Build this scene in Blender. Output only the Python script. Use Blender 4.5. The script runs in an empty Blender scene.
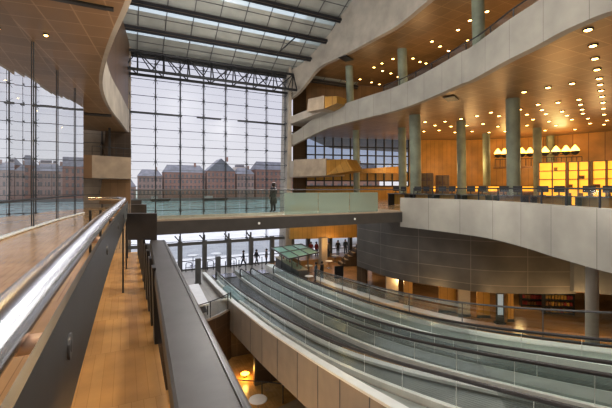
import bpy, math, random
from mathutils import Vector, Matrix
random.seed(7)
COL = bpy.context.scene.collection
TH = math.radians(26.37); CS, SN = math.cos(TH), math.sin(TH)
F, CX, CY, EYE = 365.0, 306.0, 188.0, 8.5

# ---------- turning photo measurements into places ----------
def U(px, py, d):
    r = (px-CX)/F*d; h = (py-CY)/F*d
    return Vector((r*CS+d*SN, -r*SN+d*CS, EYE-h))
def G(px, py, z): return U(px, py, (EYE-z)*F/(py-CY))
def D(px, d, z):
    p = U(px, CY, d); p.z = z; return p
def onY(px, py, Y):
    k = (px-CX)/F; d = Y/(CS-k*SN); return U(px, py, d)
def onX(px, py, X):
    k = (px-CX)/F; d = X/(SN+k*CS); return U(px, py, d)
def cr(pts, n=6):
    """Catmull-Rom resample of a list of tuples"""
    P = [tuple(p) for p in pts]; out = []
    for i in range(len(P)-1):
        a = P[max(i-1, 0)]; b = P[i]; c = P[i+1]; d = P[min(i+2, len(P)-1)]
        for k in range(n):
            t = k/n
            out.append(tuple(.5*((2*b[j])+(-a[j]+c[j])*t+(2*a[j]-5*b[j]+4*c[j]-d[j])*t*t+(-a[j]+3*b[j]-3*c[j]+d[j])*t**3) for j in range(len(b))))
    out.append(P[-1]); return out

# ---------- materials ----------
M = {}
def newmat(name):
    m = bpy.data.materials.new(name); m.use_nodes = True
    nt = m.node_tree; b = nt.nodes['Principled BSDF']; M[name] = m
    return m, nt, b
def lk(nt, a, b): nt.links.new(a, b)
def coords(nt, rot=(0,0,0), scale=(1,1,1)):
    tc = nt.nodes.new('ShaderNodeTexCoord'); mp = nt.nodes.new('ShaderNodeMapping')
    mp.inputs['Rotation'].default_value = rot; mp.inputs['Scale'].default_value = scale
    lk(nt, tc.outputs['Object'], mp.inputs['Vector']); return mp.outputs['Vector']
def ramp(nt, src, stops):
    r = nt.nodes.new('ShaderNodeValToRGB'); e = r.color_ramp.elements
    while len(e) < len(stops): e.new(.5)
    for i, (p, c) in enumerate(stops): e[i].position = p; e[i].color = (*c, 1)
    lk(nt, src, r.inputs['Fac']); return r.outputs['Color']
def plain(name, col, rough=.5, metal=0., var=.18, scale=1.5, detail=6, bump=0.):
    m, nt, b = newmat(name)
    v = coords(nt); n = nt.nodes.new('ShaderNodeTexNoise'); n.inputs['Scale'].default_value = scale; n.inputs['Detail'].default_value = detail
    lk(nt, v, n.inputs['Vector'])
    c = ramp(nt, n.outputs['Fac'], [(.3, tuple(x*(1-var) for x in col)), (.7, tuple(min(1, x*(1+var)) for x in col))])
    lk(nt, c, b.inputs['Base Color']); b.inputs['Roughness'].default_value = rough; b.inputs['Metallic'].default_value = metal
    if bump:
        bp = nt.nodes.new('ShaderNodeBump'); bp.inputs['Strength'].default_value = bump; lk(nt, n.outputs['Fac'], bp.inputs['Height']); lk(nt, bp.outputs['Normal'], b.inputs['Normal'])
    return m
def grid(name, c1, c2, seam, w, h, mort=.012, off=0., rough=.5, rot=(0,0,0), metal=0., bump=.2, stain=.25, stain_scale=.6, spec=.5, uv=False):
    m, nt, b = newmat(name)
    v = coords(nt, rot)
    if uv: v = nt.nodes.new('ShaderNodeUVMap').outputs['UV']
    t = nt.nodes.new('ShaderNodeTexBrick'); t.offset = off; t.squash = 1
    for k, x in (('Color1', c1), ('Color2', c2), ('Mortar', seam)): t.inputs[k].default_value = (*x, 1)
    t.inputs['Scale'].default_value = 1; t.inputs['Brick Width'].default_value = w; t.inputs['Row Height'].default_value = h
    t.inputs['Mortar Size'].default_value = mort; t.inputs['Mortar Smooth'].default_value = .2; t.inputs['Bias'].default_value = 0
    lk(nt, v, t.inputs['Vector'])
    n = nt.nodes.new('ShaderNodeTexNoise'); n.inputs['Scale'].default_value = stain_scale; n.inputs['Detail'].default_value = 8
    lk(nt, v, n.inputs['Vector'])
    r = ramp(nt, n.outputs['Fac'], [(.3, (1-stain,)*3), (.7, (1,)*3)])
    mx = nt.nodes.new('ShaderNodeMixRGB'); mx.blend_type = 'MULTIPLY'; mx.inputs['Fac'].default_value = 1
    lk(nt, t.outputs['Color'], mx.inputs['Color1']); lk(nt, r, mx.inputs['Color2'])
    lk(nt, mx.outputs['Color'], b.inputs['Base Color'])
    b.inputs['Roughness'].default_value = rough; b.inputs['Metallic'].default_value = metal; b.inputs['Specular IOR Level'].default_value = spec
    if bump:
        bp = nt.nodes.new('ShaderNodeBump'); bp.inputs['Strength'].default_value = bump; bp.inputs['Distance'].default_value = .02; bp.invert = True
        lk(nt, t.outputs['Fac'], bp.inputs['Height']); lk(nt, bp.outputs['Normal'], b.inputs['Normal'])
    return m
def glass(name, tint, refl, rough=.0, milk=0., milkcol=(.6,.8,.75), fres=.6):
    m, nt, b = newmat(name); nt.nodes.remove(b); out = nt.nodes['Material Output']
    t = nt.nodes.new('ShaderNodeBsdfTransparent'); t.inputs['Color'].default_value = (*tint, 1)
    g = nt.nodes.new('ShaderNodeBsdfGlossy'); g.inputs['Roughness'].default_value = rough; g.inputs['Color'].default_value = (.95,.97,.97,1)
    lw = nt.nodes.new('ShaderNodeFresnel'); lw.inputs['IOR'].default_value = 1.45
    n = nt.nodes.new('ShaderNodeTexNoise'); n.inputs['Scale'].default_value = .8
    ad = nt.nodes.new('ShaderNodeMath'); ad.operation = 'MULTIPLY_ADD'; ad.inputs[1].default_value = .06; lk(nt, n.outputs['Fac'], ad.inputs[0]); ad.inputs[2].default_value = refl-.03
    mxm = nt.nodes.new('ShaderNodeMath'); mxm.operation = 'ADD'; mxm.use_clamp = True; lk(nt, ad.outputs[0], mxm.inputs[0])
    sc = nt.nodes.new('ShaderNodeMath'); sc.operation = 'MULTIPLY'; sc.inputs[1].default_value = fres; lk(nt, lw.outputs[0], sc.inputs[0]); lk(nt, sc.outputs[0], mxm.inputs[1])
    x = nt.nodes.new('ShaderNodeMixShader'); lk(nt, mxm.outputs[0], x.inputs[0]); lk(nt, t.outputs[0], x.inputs[1]); lk(nt, g.outputs[0], x.inputs[2])
    fin = x
    if milk:
        df = nt.nodes.new('ShaderNodeBsdfDiffuse'); df.inputs['Color'].default_value = (*milkcol, 1)
        tl = nt.nodes.new('ShaderNodeBsdfTranslucent'); tl.inputs['Color'].default_value = (*milkcol, 1)
        a = nt.nodes.new('ShaderNodeMixShader'); a.inputs[0].default_value = .5; lk(nt, df.outputs[0], a.inputs[1]); lk(nt, tl.outputs[0], a.inputs[2])
        y = nt.nodes.new('ShaderNodeMixShader'); y.inputs[0].default_value = milk; lk(nt, x.outputs[0], y.inputs[1]); lk(nt, a.outputs[0], y.inputs[2]); fin = y
    lk(nt, fin.outputs[0], out.inputs['Surface']); return m
def emit(name, col, s, var=0.):
    m, nt, b = newmat(name)
    b.inputs['Base Color'].default_value = (*col, 1); b.inputs['Emission Strength'].default_value = s
    if var:
        n = nt.nodes.new('ShaderNodeTexNoise'); n.inputs['Scale'].default_value = 1.2; lk(nt, coords(nt), n.inputs['Vector'])
        lk(nt, ramp(nt, n.outputs['Fac'], [(.3, tuple(c*(1-var) for c in col)), (.7, col)]), b.inputs['Emission Color'])
    else: b.inputs['Emission Color'].default_value = (*col, 1)
    return m
H = math.pi/2
plain('concrete', (.42,.385,.335), .75, var=.16, scale=.7, detail=9, bump=.08)
grid('concrete_panel', (.41,.392,.35), (.38,.363,.325), (.20,.185,.165), 2.2, 40, .013, rough=.75, uv=True, stain=.26, stain_scale=.5)
plain('concrete_fawn', (.40,.33,.25), .7, var=.15, scale=1.2)
grid('soffit_wood', (.30,.18,.078), (.25,.15,.063), (.40,.27,.14), 1.25, 1.25, .03, rough=.4, bump=.1, stain=.3, stain_scale=.35)
grid('soffit_left', (.36,.22,.105), (.29,.175,.082), (.47,.32,.18), .95, .95, .024, rough=.42, bump=.1, stain=.3, stain_scale=.3, rot=(0,0,.12))
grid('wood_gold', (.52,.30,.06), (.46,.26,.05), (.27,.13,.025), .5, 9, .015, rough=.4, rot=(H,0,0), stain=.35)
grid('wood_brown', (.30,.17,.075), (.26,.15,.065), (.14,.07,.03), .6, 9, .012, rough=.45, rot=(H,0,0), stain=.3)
grid('floor_oak', (.64,.38,.135), (.73,.46,.18), (.55,.31,.10), .075, .9, .002, off=.5, rough=.26, stain=.3, stain_scale=2.2, bump=.04)
grid('floor_walk', (.56,.37,.19), (.62,.42,.22), (.40,.24,.11), .12, 1.4, .004, off=.5, rough=.2, stain=.25, stain_scale=1.2, bump=.03)
grid('floor_stone', (.48,.455,.42), (.44,.42,.385), (.3,.28,.26), 1.2, 1.2, .012, rough=.3, stain=.2)
grid('floor_tan', (.46,.27,.12), (.42,.245,.105), (.28,.15,.07), .9, .9, .012, rough=.25, stain=.3)
grid('stone_wall', (.125,.108,.092), (.10,.088,.076), (.23,.205,.18), 3.2, .88, .02, off=.0, rough=.5, uv=True, stain=.4, stain_scale=.7)
grid('pit_stone', (.075,.045,.026), (.06,.036,.02), (.13,.09,.06), .9, .9, .016, rough=.5, rot=(H,0,0))
plain('roof_panel', (.36,.375,.355), .6, var=.12, scale=.7)
plain('roof_girder', (.16,.13,.11), .5, var=.15)
plain('dark_steel', (.035,.036,.04), .45, .3, var=.2)
plain('rod_steel', (.07,.075,.085), .4, .4, var=.2)
plain('grey_frame', (.13,.13,.13), .5, .2)
plain('cap_dark', (.085,.08,.083), .42, .1, var=.14, scale=6)
plain('plate_dark', (.042,.04,.041), .36, .25, var=.2, scale=8)
plain('chrome', (.62,.62,.66), .24, 1., var=.05)
plain('beam_dark', (.065,.058,.052), .5)
grid('wood_dark', (.15,.085,.04), (.13,.072,.035), (.07,.04,.02), .6, 9, .012, rough=.45, rot=(H,0,0))
plain('copper', (.85,.62,.47), .35, .35, var=.1)
plain('bolt', (.16,.16,.165), .35, .6)
plain('rubber', (.045,.036,.032), .3)
plain('cladding', (.36,.325,.28), .4, .25, var=.08)
plain('trim_light', (.88,.90,.87), .3, .1, var=.05)
grid('belt', (.09,.10,.093), (.075,.085,.078), (.15,.16,.15), .12, 4, .02, rough=.22, metal=.2, stain=.3)
plain('median', (.42,.45,.43), .3, .3, var=.12)
plain('white', (.82,.83,.85), .4, var=.05)
plain('black', (.02,.02,.022), .4)
plain('street', (.85,.85,.87), .8, var=.12, scale=.3)
plain('asphalt', (.42,.43,.44), .85, var=.12, scale=.4)
plain('water', (.30,.42,.42), .2, var=.25, scale=.12, bump=.3)
plain('quay', (.30,.29,.28), .8)
grid('brick_far', (.60,.33,.26), (.53,.29,.225), (.58,.40,.34), 3, 1, .05, off=.5, rough=.9, rot=(H,0,0), stain=.3, stain_scale=.05)  # far bank colours are bleached, with distance haze put into them
grid('brick_hazy', (.62,.42,.36), (.56,.38,.32), (.6,.48,.43), 3, 1, .05, off=.5, rough=.9, rot=(H,0,0), stain=.3, stain_scale=.05)
plain('slate', (.29,.285,.31), .8, var=.2, scale=.2)
plain('far_pane', (.27,.23,.225), .6)
plain('far_cream', (.6,.56,.52), .8)
plain('column_grey', (.27,.31,.24), .55, var=.2, scale=1.2)
plain('book', (.25,.12,.05), .7, var=.5, scale=9)
plain('skin', (.55,.34,.25), .6, var=.05)
plain('hair_dark', (.03,.02,.015), .5)
plain('coat_black', (.02,.02,.026), .7)
plain('cloth_red', (.30,.04,.04), .8)
plain('cloth_blue', (.06,.085,.12), .8)
plain('cloth_grey', (.13,.13,.14), .8)
plain('cloth_denim', (.04,.05,.08), .8)
plain('bark', (.1,.08,.06), .9)
glass('pane', (.95,.96,.98), .03, .35, fres=.12)
glass('tint_pane', (.45,.52,.62), .05, .3, fres=.2)
glass('dim_glass', (.93,.96,.94), .03, .1, fres=.15)
glass('mirror_pane', (.62,.62,.60), .40, fres=.4)
glass('rail_glass', (.92,.97,.955), .04)
glass('belt_glass', (.86,.93,.905), .035, fres=.5)
glass('green_glass', (.78,.86,.82), .05, .1, .42, (.47,.54,.48))
glass('canopy_glass', (.6,.84,.78), .1, .1, .45, (.6,.86,.78))
glass('sky_glass', (.8,.92,.95), .03, .2, .45, (.75,.86,.88))
emit('bulb', (1, .62, .2), 14)
emit('shelf_glow', (1, .52, .06), 1.25, .3)
emit('lamp_glow', (1, .60, .13), 4.5)
emit('spot_orange', (1, .45, .05), 9)
emit('blue_screen', (.30,.42,.6), .25)

# ---------- mesh building ----------
class MB:
    def __init__(s): s.v = []; s.f = []; s.mi = []; s.sm = []
    def add(s, vs, fs, mi=0, sm=False):
        o = len(s.v); s.v += [tuple(v) for v in vs]
        for f in fs: s.f.append([o+i for i in f]); s.mi.append(mi); s.sm.append(sm)
        return s
    def hexa(s, b, t, mi=0):
        return s.add(list(b)+list(t), [(3,2,1,0),(4,5,6,7),(0,1,5,4),(1,2,6,5),(2,3,7,6),(3,0,4,7)], mi)
    def box(s, c, d, rz=0, mi=0):
        x, y, z = [k/2 for k in d]; c = Vector(c); R = Matrix.Rotation(rz, 3, 'Z')
        pts = [c+R@Vector(p) for p in [(-x,-y,-z),(x,-y,-z),(x,y,-z),(-x,y,-z),(-x,-y,z),(x,-y,z),(x,y,z),(-x,y,z)]]
        return s.hexa(pts[:4], pts[4:], mi)
    def bar(s, p, q, w, h=None, mi=0, up=(0,0,1)):
        p = Vector(p); q = Vector(q); h = h or w; a = (q-p).normalized(); u = Vector(up)
        if abs(a.dot(u)) > .98: u = Vector((0,1,0))
        r = a.cross(u).normalized()*w/2; t = r.cross(a).normalized()*h/2
        return s.hexa([p-r-t, p+r-t, q+r-t, q-r-t], [p-r+t, p+r+t, q+r+t, q-r+t], mi)
    def tube(s, path, r, n=8, mi=0, caps=True):
        P = [Vector(p) for p in path]; rings = []; up = Vector((0,0,1))
        rr = r if isinstance(r, (list, tuple)) else [r]*len(P)
        for i, p in enumerate(P):
            a = (P[min(i+1, len(P)-1)]-P[max(i-1, 0)]).normalized()
            u = up if abs(a.dot(up)) < .95 else Vector((1,0,0))
            x = a.cross(u).normalized(); y = a.cross(x).normalized()
            rings.append([p+rr[i]*(math.cos(2*math.pi*k/n)*x+math.sin(2*math.pi*k/n)*y) for k in range(n)])
        vs = [v for g in rings for v in g]; fs = []
        for i in range(len(P)-1):
            for k in range(n): fs.append((i*n+k, i*n+(k+1) % n, (i+1)*n+(k+1) % n, (i+1)*n+k))
        s.add(vs, fs, mi, True)
        if caps: s.add(rings[0], [list(range(n))], mi); s.add(rings[-1], [list(range(n))[::-1]], mi)
        return s
    def ribbon(s, A, B, mi=0, sm=True):
        n = len(A); return s.add(list(A)+list(B), [(i, i+1, n+i+1, n+i) for i in range(n-1)], mi, sm)
    def slabstrip(s, A, B, off, mi=0):
        """thick wall between lower line A and upper line B, thickened by the offset function"""
        A2 = [Vector(a)+off(i) for i, a in enumerate(A)]; B2 = [Vector(b)+off(i) for i, b in enumerate(B)]
        s.ribbon(A, B, mi); s.ribbon(A2, B2, mi); s.ribbon(A, A2, mi, False); s.ribbon(B, B2, mi, False)
        s.add([A[0], B[0], B2[0], A2[0]], [(0,1,2,3)], mi); s.add([A[-1], B[-1], B2[-1], A2[-1]], [(0,1,2,3)], mi); return s
    def prism(s, poly, z0, z1, mi=0):
        n = len(poly); vs = [(p[0], p[1], z0) for p in poly]+[(p[0], p[1], z1) for p in poly]
        fs = [list(range(n))[::-1], list(range(n, 2*n))]+[(i, (i+1) % n, n+(i+1) % n, n+i) for i in range(n)]
        return s.add(vs, fs, mi)
    def lathe(s, c, prof, n=16, mi=0):
        c = Vector(c); vs = []; fs = []
        for r, z in prof: vs += [c+Vector((r*math.cos(2*math.pi*k/n), r*math.sin(2*math.pi*k/n), z)) for k in range(n)]
        for i in range(len(prof)-1):
            for k in range(n): fs.append((i*n+k, i*n+(k+1) % n, (i+1)*n+(k+1) % n, (i+1)*n+k))
        s.add(vs, fs, mi, True)
        s.add(vs[:n], [list(range(n))[::-1]], mi); s.add(vs[-n:], [list(range(n))], mi); return s
    def mesh(s, name, mats):
        me = bpy.data.meshes.new(name); me.from_pydata(s.v, [], s.f)
        for m in (mats if isinstance(mats, (list, tuple)) else [mats]): me.materials.append(M[m])
        for p, a, b in zip(me.polygons, s.mi, s.sm): p.material_index = a; p.use_smooth = b
        import bmesh
        bm = bmesh.new(); bm.from_mesh(me); bmesh.ops.recalc_face_normals(bm, faces=bm.faces); bm.to_mesh(me); bm.free()
        return me
    def build(s, name, mats, parent=None, label=None):
        o = bpy.data.objects.new(name, s.mesh(name, mats)); COL.objects.link(o)
        if parent is not None: 
            o.parent = parent; o.matrix_parent_inverse = Matrix.Translation(parent.location).inverted() if parent.location.length else Matrix()
        if label: o['label'] = label
        return o
def arc_uv(o, A):
    A = [Vector(a).xy for a in A]; L = [0]
    for a, b in zip(A, A[1:]): L.append(L[-1]+(b-a).length)
    me = o.data; uv = me.uv_layers.new(name='arc'); cache = {}
    for lp in me.loops:
        k = lp.vertex_index
        if k not in cache:
            co = me.vertices[k].co; i = min(range(len(A)), key=lambda j: (A[j]-co.xy).length_squared); cache[k] = (L[i], co.z)
        uv.data[lp.index].uv = cache[k]
    return o
def tag(o, label, cat, group=None, kind=None):
    o['label'] = label; o['category'] = cat
    if group: o['group'] = group
    if kind: o['kind'] = kind
    return o
def st(o, label, cat): return tag(o, label, cat, None, 'structure')
def empty(name, loc=(0,0,0), rz=0):
    o = bpy.data.objects.new(name, None); COL.objects.link(o); o.location = loc; o.rotation_euler.z = rz; o.empty_display_size = .2
    return o
def lpart(mb, name, mats, parent):   # part written in its thing's own coordinates
    o = bpy.data.objects.new(name, mb.mesh(name, mats)); COL.objects.link(o); o.parent = parent; return o
def copy_tree(o, parent=None):
    c = o.copy(); COL.objects.link(c)
    if parent is not None: c.parent = parent
    for ch in list(o.children): copy_tree(ch, c)
    return c

# =====================================================================
# SETTING : outside
# =====================================================================
st(MB().add([(-160,39.9,-.05),(260,39.9,-.05),(260,46,-.05),(-160,46,-.05)], [(0,1,2,3)]).build('floor_pavement', 'street'), 'pale wet pavement outside the glass front', 'pavement')
st(MB().add([(-160,46,-.06),(260,46,-.06),(260,60,-.06),(-160,60,-.06)], [(0,1,2,3)]).build('floor_road', 'asphalt'), 'grey road between the glass front and the canal', 'road')
st(MB().add([(-160,60,-.05),(260,60,-.05),(260,88,-.05),(-160,88,-.05)], [(0,1,2,3)]).build('floor_quay', 'street'), 'pale quay beside the canal water', 'quay')
st(MB().add([(-600,88,-2),(900,88,-2),(900,318,-2),(-600,318,-2)], [(0,1,2,3)]).build('floor_water', 'water'), 'teal canal water across the street', 'water')
st(MB().box((100,322,-1.5), (1200,8,3)).build('wall_quay', 'quay'), 'stone quay wall on the far bank of the canal', 'quay wall')

def far_building(px0, px1, pyT, Y, pyR, mat, label, win=(8,4), gable=False):
    a = onY(px0, 190, Y); b = onY(px1, 190, Y); zt = onY((px0+px1)/2, pyT, Y).z; zr = onY((px0+px1)/2, pyR, Y).z
    cx = (a.x+b.x)/2; w = b.x-a.x-1.6; dep = 18; t = empty('brick_building', (cx, Y, 0))
    tag(t, label, 'building', 'buildings across the canal')
    lpart(MB().box((0,dep/2,(zt-1)/2), (w,dep,zt+1)), 'brick_wall', mat, t)
    r = MB(); e = .6
    if gable:
        r.add([(-w/2,-e,zt),(w/2,-e,zt),(w/2,dep,zt),(-w/2,dep,zt),(0,-e,zr),(0,dep,zr)], [(0,1,4),(1,2,5,4),(2,3,5),(3,0,4,5),(0,3,2,1)])
    else:
        r.add([(-w/2-e,-e,zt),(w/2+e,-e,zt),(w/2+e,dep,zt),(-w/2-e,dep,zt),(-w/2+3,dep*.45,zr),(w/2-3,dep*.45,zr)], [(0,1,5,4),(1,2,5),(2,3,4,5),(3,0,4),(0,3,2,1)])
    ro = lpart(r, 'roof', 'slate', t)
    lpart(MB().box((w*.28,dep*.4,zr), (1.6,1.6,4)), 'chimney', mat, ro)
    nx, nz = win; me = None
    for i in range(nx):
        for j in range(nz):
            x = -w/2+(i+.5)*w/nx; z = 2.2+(j+.5)*(zt-3)/nz
            if me is None: me = MB().box((0,0,0), (w/nx*.42,.3,(zt-3)/nz*.55)).mesh('window', 'far_pane')
            o = bpy.data.objects.new('window', me); COL.objects.link(o); o.parent = t; o.location = (x,-.1,z)
    return t
far_building(88, 137, 187, 325, 180, 'brick_hazy', 'low pale house at the left end of the far bank', (6,2))
far_building(137, 163, 176, 325, 169, 'brick_hazy', 'pale brick warehouse left of the long brick block on the far bank', (6,3))
far_building(163, 206, 172.5, 325, 164.5, 'brick_far', 'long red brick block with dark roof on the far bank', (10,4))
far_building(206, 236, 171, 325, 158.5, 'brick_far', 'red brick warehouse with tall pointed gable on the far bank', (7,4), True)
far_building(236, 255, 174, 325, 167.5, 'brick_hazy', 'lower pale brick house right of the pointed gable', (5,3))
far_building(255, 300, 170, 325, 161.5, 'brick_far', 'red brick block behind the person on the bridge', (10,4))
far_building(300, 380, 170, 325, 161.5, 'brick_far', 'brick block at the right end of the far bank, beyond the concrete pier', (12,4))
pw = onY(241, 180, 400)
t = empty('grain_silo', (pw.x, 400, 0)); tag(t, 'pale grey silo block rising behind the low pale house', 'silo')
lpart(MB().box((0,6,16), (13,12,32)), 'tower', 'far_cream', t); lpart(MB().box((0,6,33), (9,8,3)), 'roof', 'slate', t)
for px, w, lb in ((160, 16, 'low dark barge moored on the left of the canal'), (215, 22, 'long low barge moored before the gabled warehouse')):
    p = onY(px, 200, 305); t = empty('barge', (p.x, 305, -2)); tag(t, lb, 'boat')
    m = MB(); m.hexa([(-w/2+2,-2,0),(w/2-2,-2,0),(w/2-2,2,0),(-w/2+2,2,0)], [(-w/2,-2.5,2),(w/2,-2.5,2),(w/2,2.5,2),(-w/2,2.5,2)]); lpart(m, 'hull', 'black', t)
    lpart(MB().box((-w*.25,0,3), (w*.3,3,2)), 'cabin', 'far_cream', t)

# =====================================================================
# glass front (window_1)
# =====================================================================
YF = 39.2; XL, XR, ZT = -4.0, 17.2, 20.2
win = st(MB().add([(XL,YF+.12,0),(XR,YF+.12,0),(XR,YF+.12,ZT+2),(XL,YF+.12,ZT+2)], [(0,1,2,3)]).build('window_1', 'pane'), 'tall glazed front wall hung on steel cables', 'window')
step = 2.33; xs = [5.05-step*3+step*i for i in range(9)]
zs = [3.0+1.62*k for k in range(12)]
mul = None
for x in [-4.0]+xs[1:] if False else xs:
    m = MB(); m.tube([(x,YF,3.0),(x,YF,ZT+1.4)], .055, 6)
    m.tube([(x,YF-.55,3.0),(x,YF-.55,ZT-.2)], .018, 5)
    for z in zs:
        m.bar((x,YF+.05,z), (x,YF-.6,z), .05)
        for dz in (.33,-.33): m.tube([(x,YF-.55,z), (x+.22,YF+.05,z+dz)], .018, 4); m.tube([(x,YF-.55,z), (x-.22,YF+.05,z+dz)], .018, 4)
        m.box((x,YF-.02,z), (.17,.1,.17))
    m.build('mullion', 'rod_steel', win)
for i, z in enumerate(zs):
    m = MB(); m.bar((XL,YF+.02,z), (XR,YF+.02,z), .04, .05); m.build('transom', 'rod_steel', win)
    if i < len(zs)-1: MB().tube([(XL,YF-.1,z+.81), (XR,YF-.1,z+.81)], .012, 5).build('cable', 'rod_steel', win)
for px0, px1, py0, py1 in ((130,182,111,112.5), (197,221,112.5,113.5), (238,284,114,118)):
    a = onY(px0, py0, YF-.7); b = onY(px1, py1, YF-.7); z = 15.75
    MB().bar((a.x,a.y,z), (b.x,b.y,z), .4, .13).build('service_ledge', 'dark_steel', win)
# ground level storey, wider than the glass above
low = st(MB().add([(XL,YF+.1,0),(28,YF+.1,0),(28,YF+.1,3),(XL,YF+.1,3)], [(0,1,2,3)]).build('window_2', 'pane'), 'ground level glazing with thick grey posts', 'window')
for px in (148, 180, 204.5, 229, 251, 272, 292, 308, 330, 350):
    x = onY(px, 250, YF-.2).x
    MB().box((x,YF-.2,1.5), (.42,.42,3.0)).build('post', 'grey_frame', low)
MB().box((12,YF-.15,2.75), (32,.35,.28)).build('head_rail', 'grey_frame', low)
MB().box((12,YF-.05,.95), (32,.1,.07)).build('mid_rail', 'grey_frame', low)
MB().box((12,YF,.06), (32,.25,.12)).build('sill', 'grey_frame', low)
for i, px in enumerate((180, 204.5, 229, 251)):
    x = onY(px, 250, YF-.2).x
    MB().bar((x,YF-.1,3.0), (x-.5,YF-.1,3.6), .12).bar((x,YF-.1,3.6), (x,YF-.1,3.0), .16).build('bracket', 'grey_frame', low)

# truss at the head of the glass front
tr = empty('roof_truss', (6.5, 37.9, 20.1)); tag(tr, 'dark steel lattice truss across the head of the glass front', 'truss')
tx0, tx1 = -3.6, 17.4; zt0, zt1 = 19.5, 21.6
def tb(name, m): m.build(name, 'dark_steel', tr)
tb('top_chord', MB().tube([(tx0,38.4,zt1),(tx1,38.4,zt1)], .13))
tb('bottom_chord', MB().tube([(tx0,38.9,zt0),(tx1,38.9,zt0)], .14))
tb('bottom_chord', MB().tube([(tx0,37.4,zt0+.05),(tx1,37.4,zt0+.05)], .14))
nb = 9; bw = (tx1-tx0)/nb
for i in range(nb+1):
    x = tx0+i*bw
    tb('upright', MB().tube([(x,38.4,zt1),(x,38.9,zt0)], .06).tube([(x,38.4,zt1),(x,37.4,zt0+.05)], .06))
    if i < nb:
        a, b = (x, x+bw) if i < 5 else (x+bw, x)
        tb('diagonal', MB().tube([(a,38.4,zt1),(b,38.9,zt0)], .06).tube([(a,38.4,zt1),((a+b)/2,37.4,zt0)], .05).tube([((a+b)/2,37.4,zt0),(b,38.4,zt1)], .045))

# =====================================================================
# roof
# =====================================================================
prof = [(39.6,13.4),(36.7,14.8),(34.5,16.15),(32.3,17.6),(29.3,18.9),(25,20.0),(18,21.2),(8,21.8),(-6,21.8)]
prof = [(y, EYE+h) for y, h in prof]
RX0, RX1 = -9, 27
rf = MB(); gl = MB(); seams = MB()
for (y0, z0), (y1, z1) in zip(prof, prof[1:]):
    L = math.hypot(y1-y0, z1-z0); t = 1.0/L
    my, mz = y0+(y1-y0)*(1-t), z0+(z1-z0)*(1-t)
    rf.add([(RX0,y0,z0),(RX1,y0,z0),(RX1,my,mz),(RX0,my,mz)], [(0,1,2,3)])
    gl.add([(RX0,my,mz),(RX1,my,mz),(RX1,y1,z1),(RX0,y1,z1)], [(0,1,2,3)])
    x = -3.6
    while x < RX1:
        seams.bar((x,y0,z0-.03), (x,y1,z1-.03), .07, .06); x += step
    seams.bar((RX0,y0+(y1-y0)*.45,z0+(z1-z0)*.45-.03), (RX1,y0+(y1-y0)*.45,z0+(z1-z0)*.45-.03), .04, .05)
roof = st(rf.build('ceiling_roof', 'roof_panel'), 'sloping grey roof panels above the glass front', 'roof')
gl.build('skylight_strip', 'sky_glass', roof); seams.build('seam_bars', 'grey_frame', roof)
for i, (y, z) in enumerate(prof):
    m = MB(); m.bar((RX0,y,z-.25), (RX1,y,z-.25), .42, .36, 0); m.bar((RX0,y-.12,z-.5), (RX1,y-.12,z-.5), .2, .12, 1); m.bar((RX0,y-.34,z-.3), (RX1,y-.34,z-.3), .1, .22, 1); m.bar((RX0,y+.3,z-.22), (RX1,y+.3,z-.22), .12, .16, 1)
    m.build('roof_girder', ['roof_girder', 'dark_steel'], roof)
MB().tube([onY(277,54,35.2), onY(299,34,34.0)], .07).build('strut', 'dark_steel', roof)

# =====================================================================
# right side : balcony bands
# =====================================================================
def curve3(rows):   # px, d, y_bottom, y_top
    R = cr(rows, 6); return [U(p, yb, d) for p, d, yb, yt in R], [U(p, yt, d) for p, d, yb, yt in R]
def outward(A):
    def f(i):
        a = Vector(A[max(i-1,0)]); b = Vector(A[min(i+1,len(A)-1)]); t = (b-a); t.z = 0; t.normalize()
        return Vector((-t.y, t.x, 0))*.45 if Vector((-t.y, t.x, 0)).dot(Vector((1,.3,0))) > 0 else Vector((t.y,-t.x,0))*.45
    return f
hB, tB = 6.5, 8.5
def yy(h, d): return CY-h*F/d
rowsB = [(286,42.6,149,137.5),(300,42.0,141.5,129)]
for px, d in ((318,40.6),(331,39.0),(366,33.9),(397.5,30.4),(429,26.4),(460,22.9),(472,21.9),(504,18.8),(535.5,16.7),(558,15.35),(580,14.4),(612,13.4),(670,12.6),(760,12.3)):
    rowsB.append((px, d, yy(hB,d)+(3 if px == 318 else 0), yy(tB,d)+(3 if px == 318 else 0)))
B0, B1 = curve3(rowsB)
trim1 = st(arc_uv(MB().slabstrip(B0, B1, outward(B0)).build('trim_1', 'concrete_panel'), B0), 'wavy pale concrete balcony band sweeping across the right, middle level', 'balcony band')
hA = 13.55
rowsA = [(289,42.6,100,60),(300,42.0,91,40)]
for px, d in ((318,40.3),(334,38.5),(355,35.6),(375,33),(397.5,30.4),(426,26.6),(450,24),(480,21.5),(520,19),(580,17),(680,16)):
    rowsA.append((px, d, yy(hA,d)+(3 if px == 318 else 0), yy(23,d)))
A0, A1 = curve3(rowsA)
trim2 = st(MB().slabstrip(A0, A1, outward(A0)).build('trim_2', 'concrete'), 'smooth concrete upper wall meeting the roof on the right', 'upper wall')
rowsC = [(400,23.6),(420,22.3),(454,20.2),(487,18.2),(530,14.9),(560,12.9),(612,10.7),(680,9.6),(780,9.0)]
C = cr([(p, d) for p, d in rowsC], 6)
C0 = [D(p, d, EYE-2.5) for p, d in C]; C1 = [D(p, d, EYE-.62) for p, d in C]
trim3 = st(arc_uv(MB().slabstrip(C0, C1, outward(C0)).build('trim_3', 'concrete_panel'), C0), 'pale concrete parapet of the reading level above the dark stone wall', 'parapet')

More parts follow.
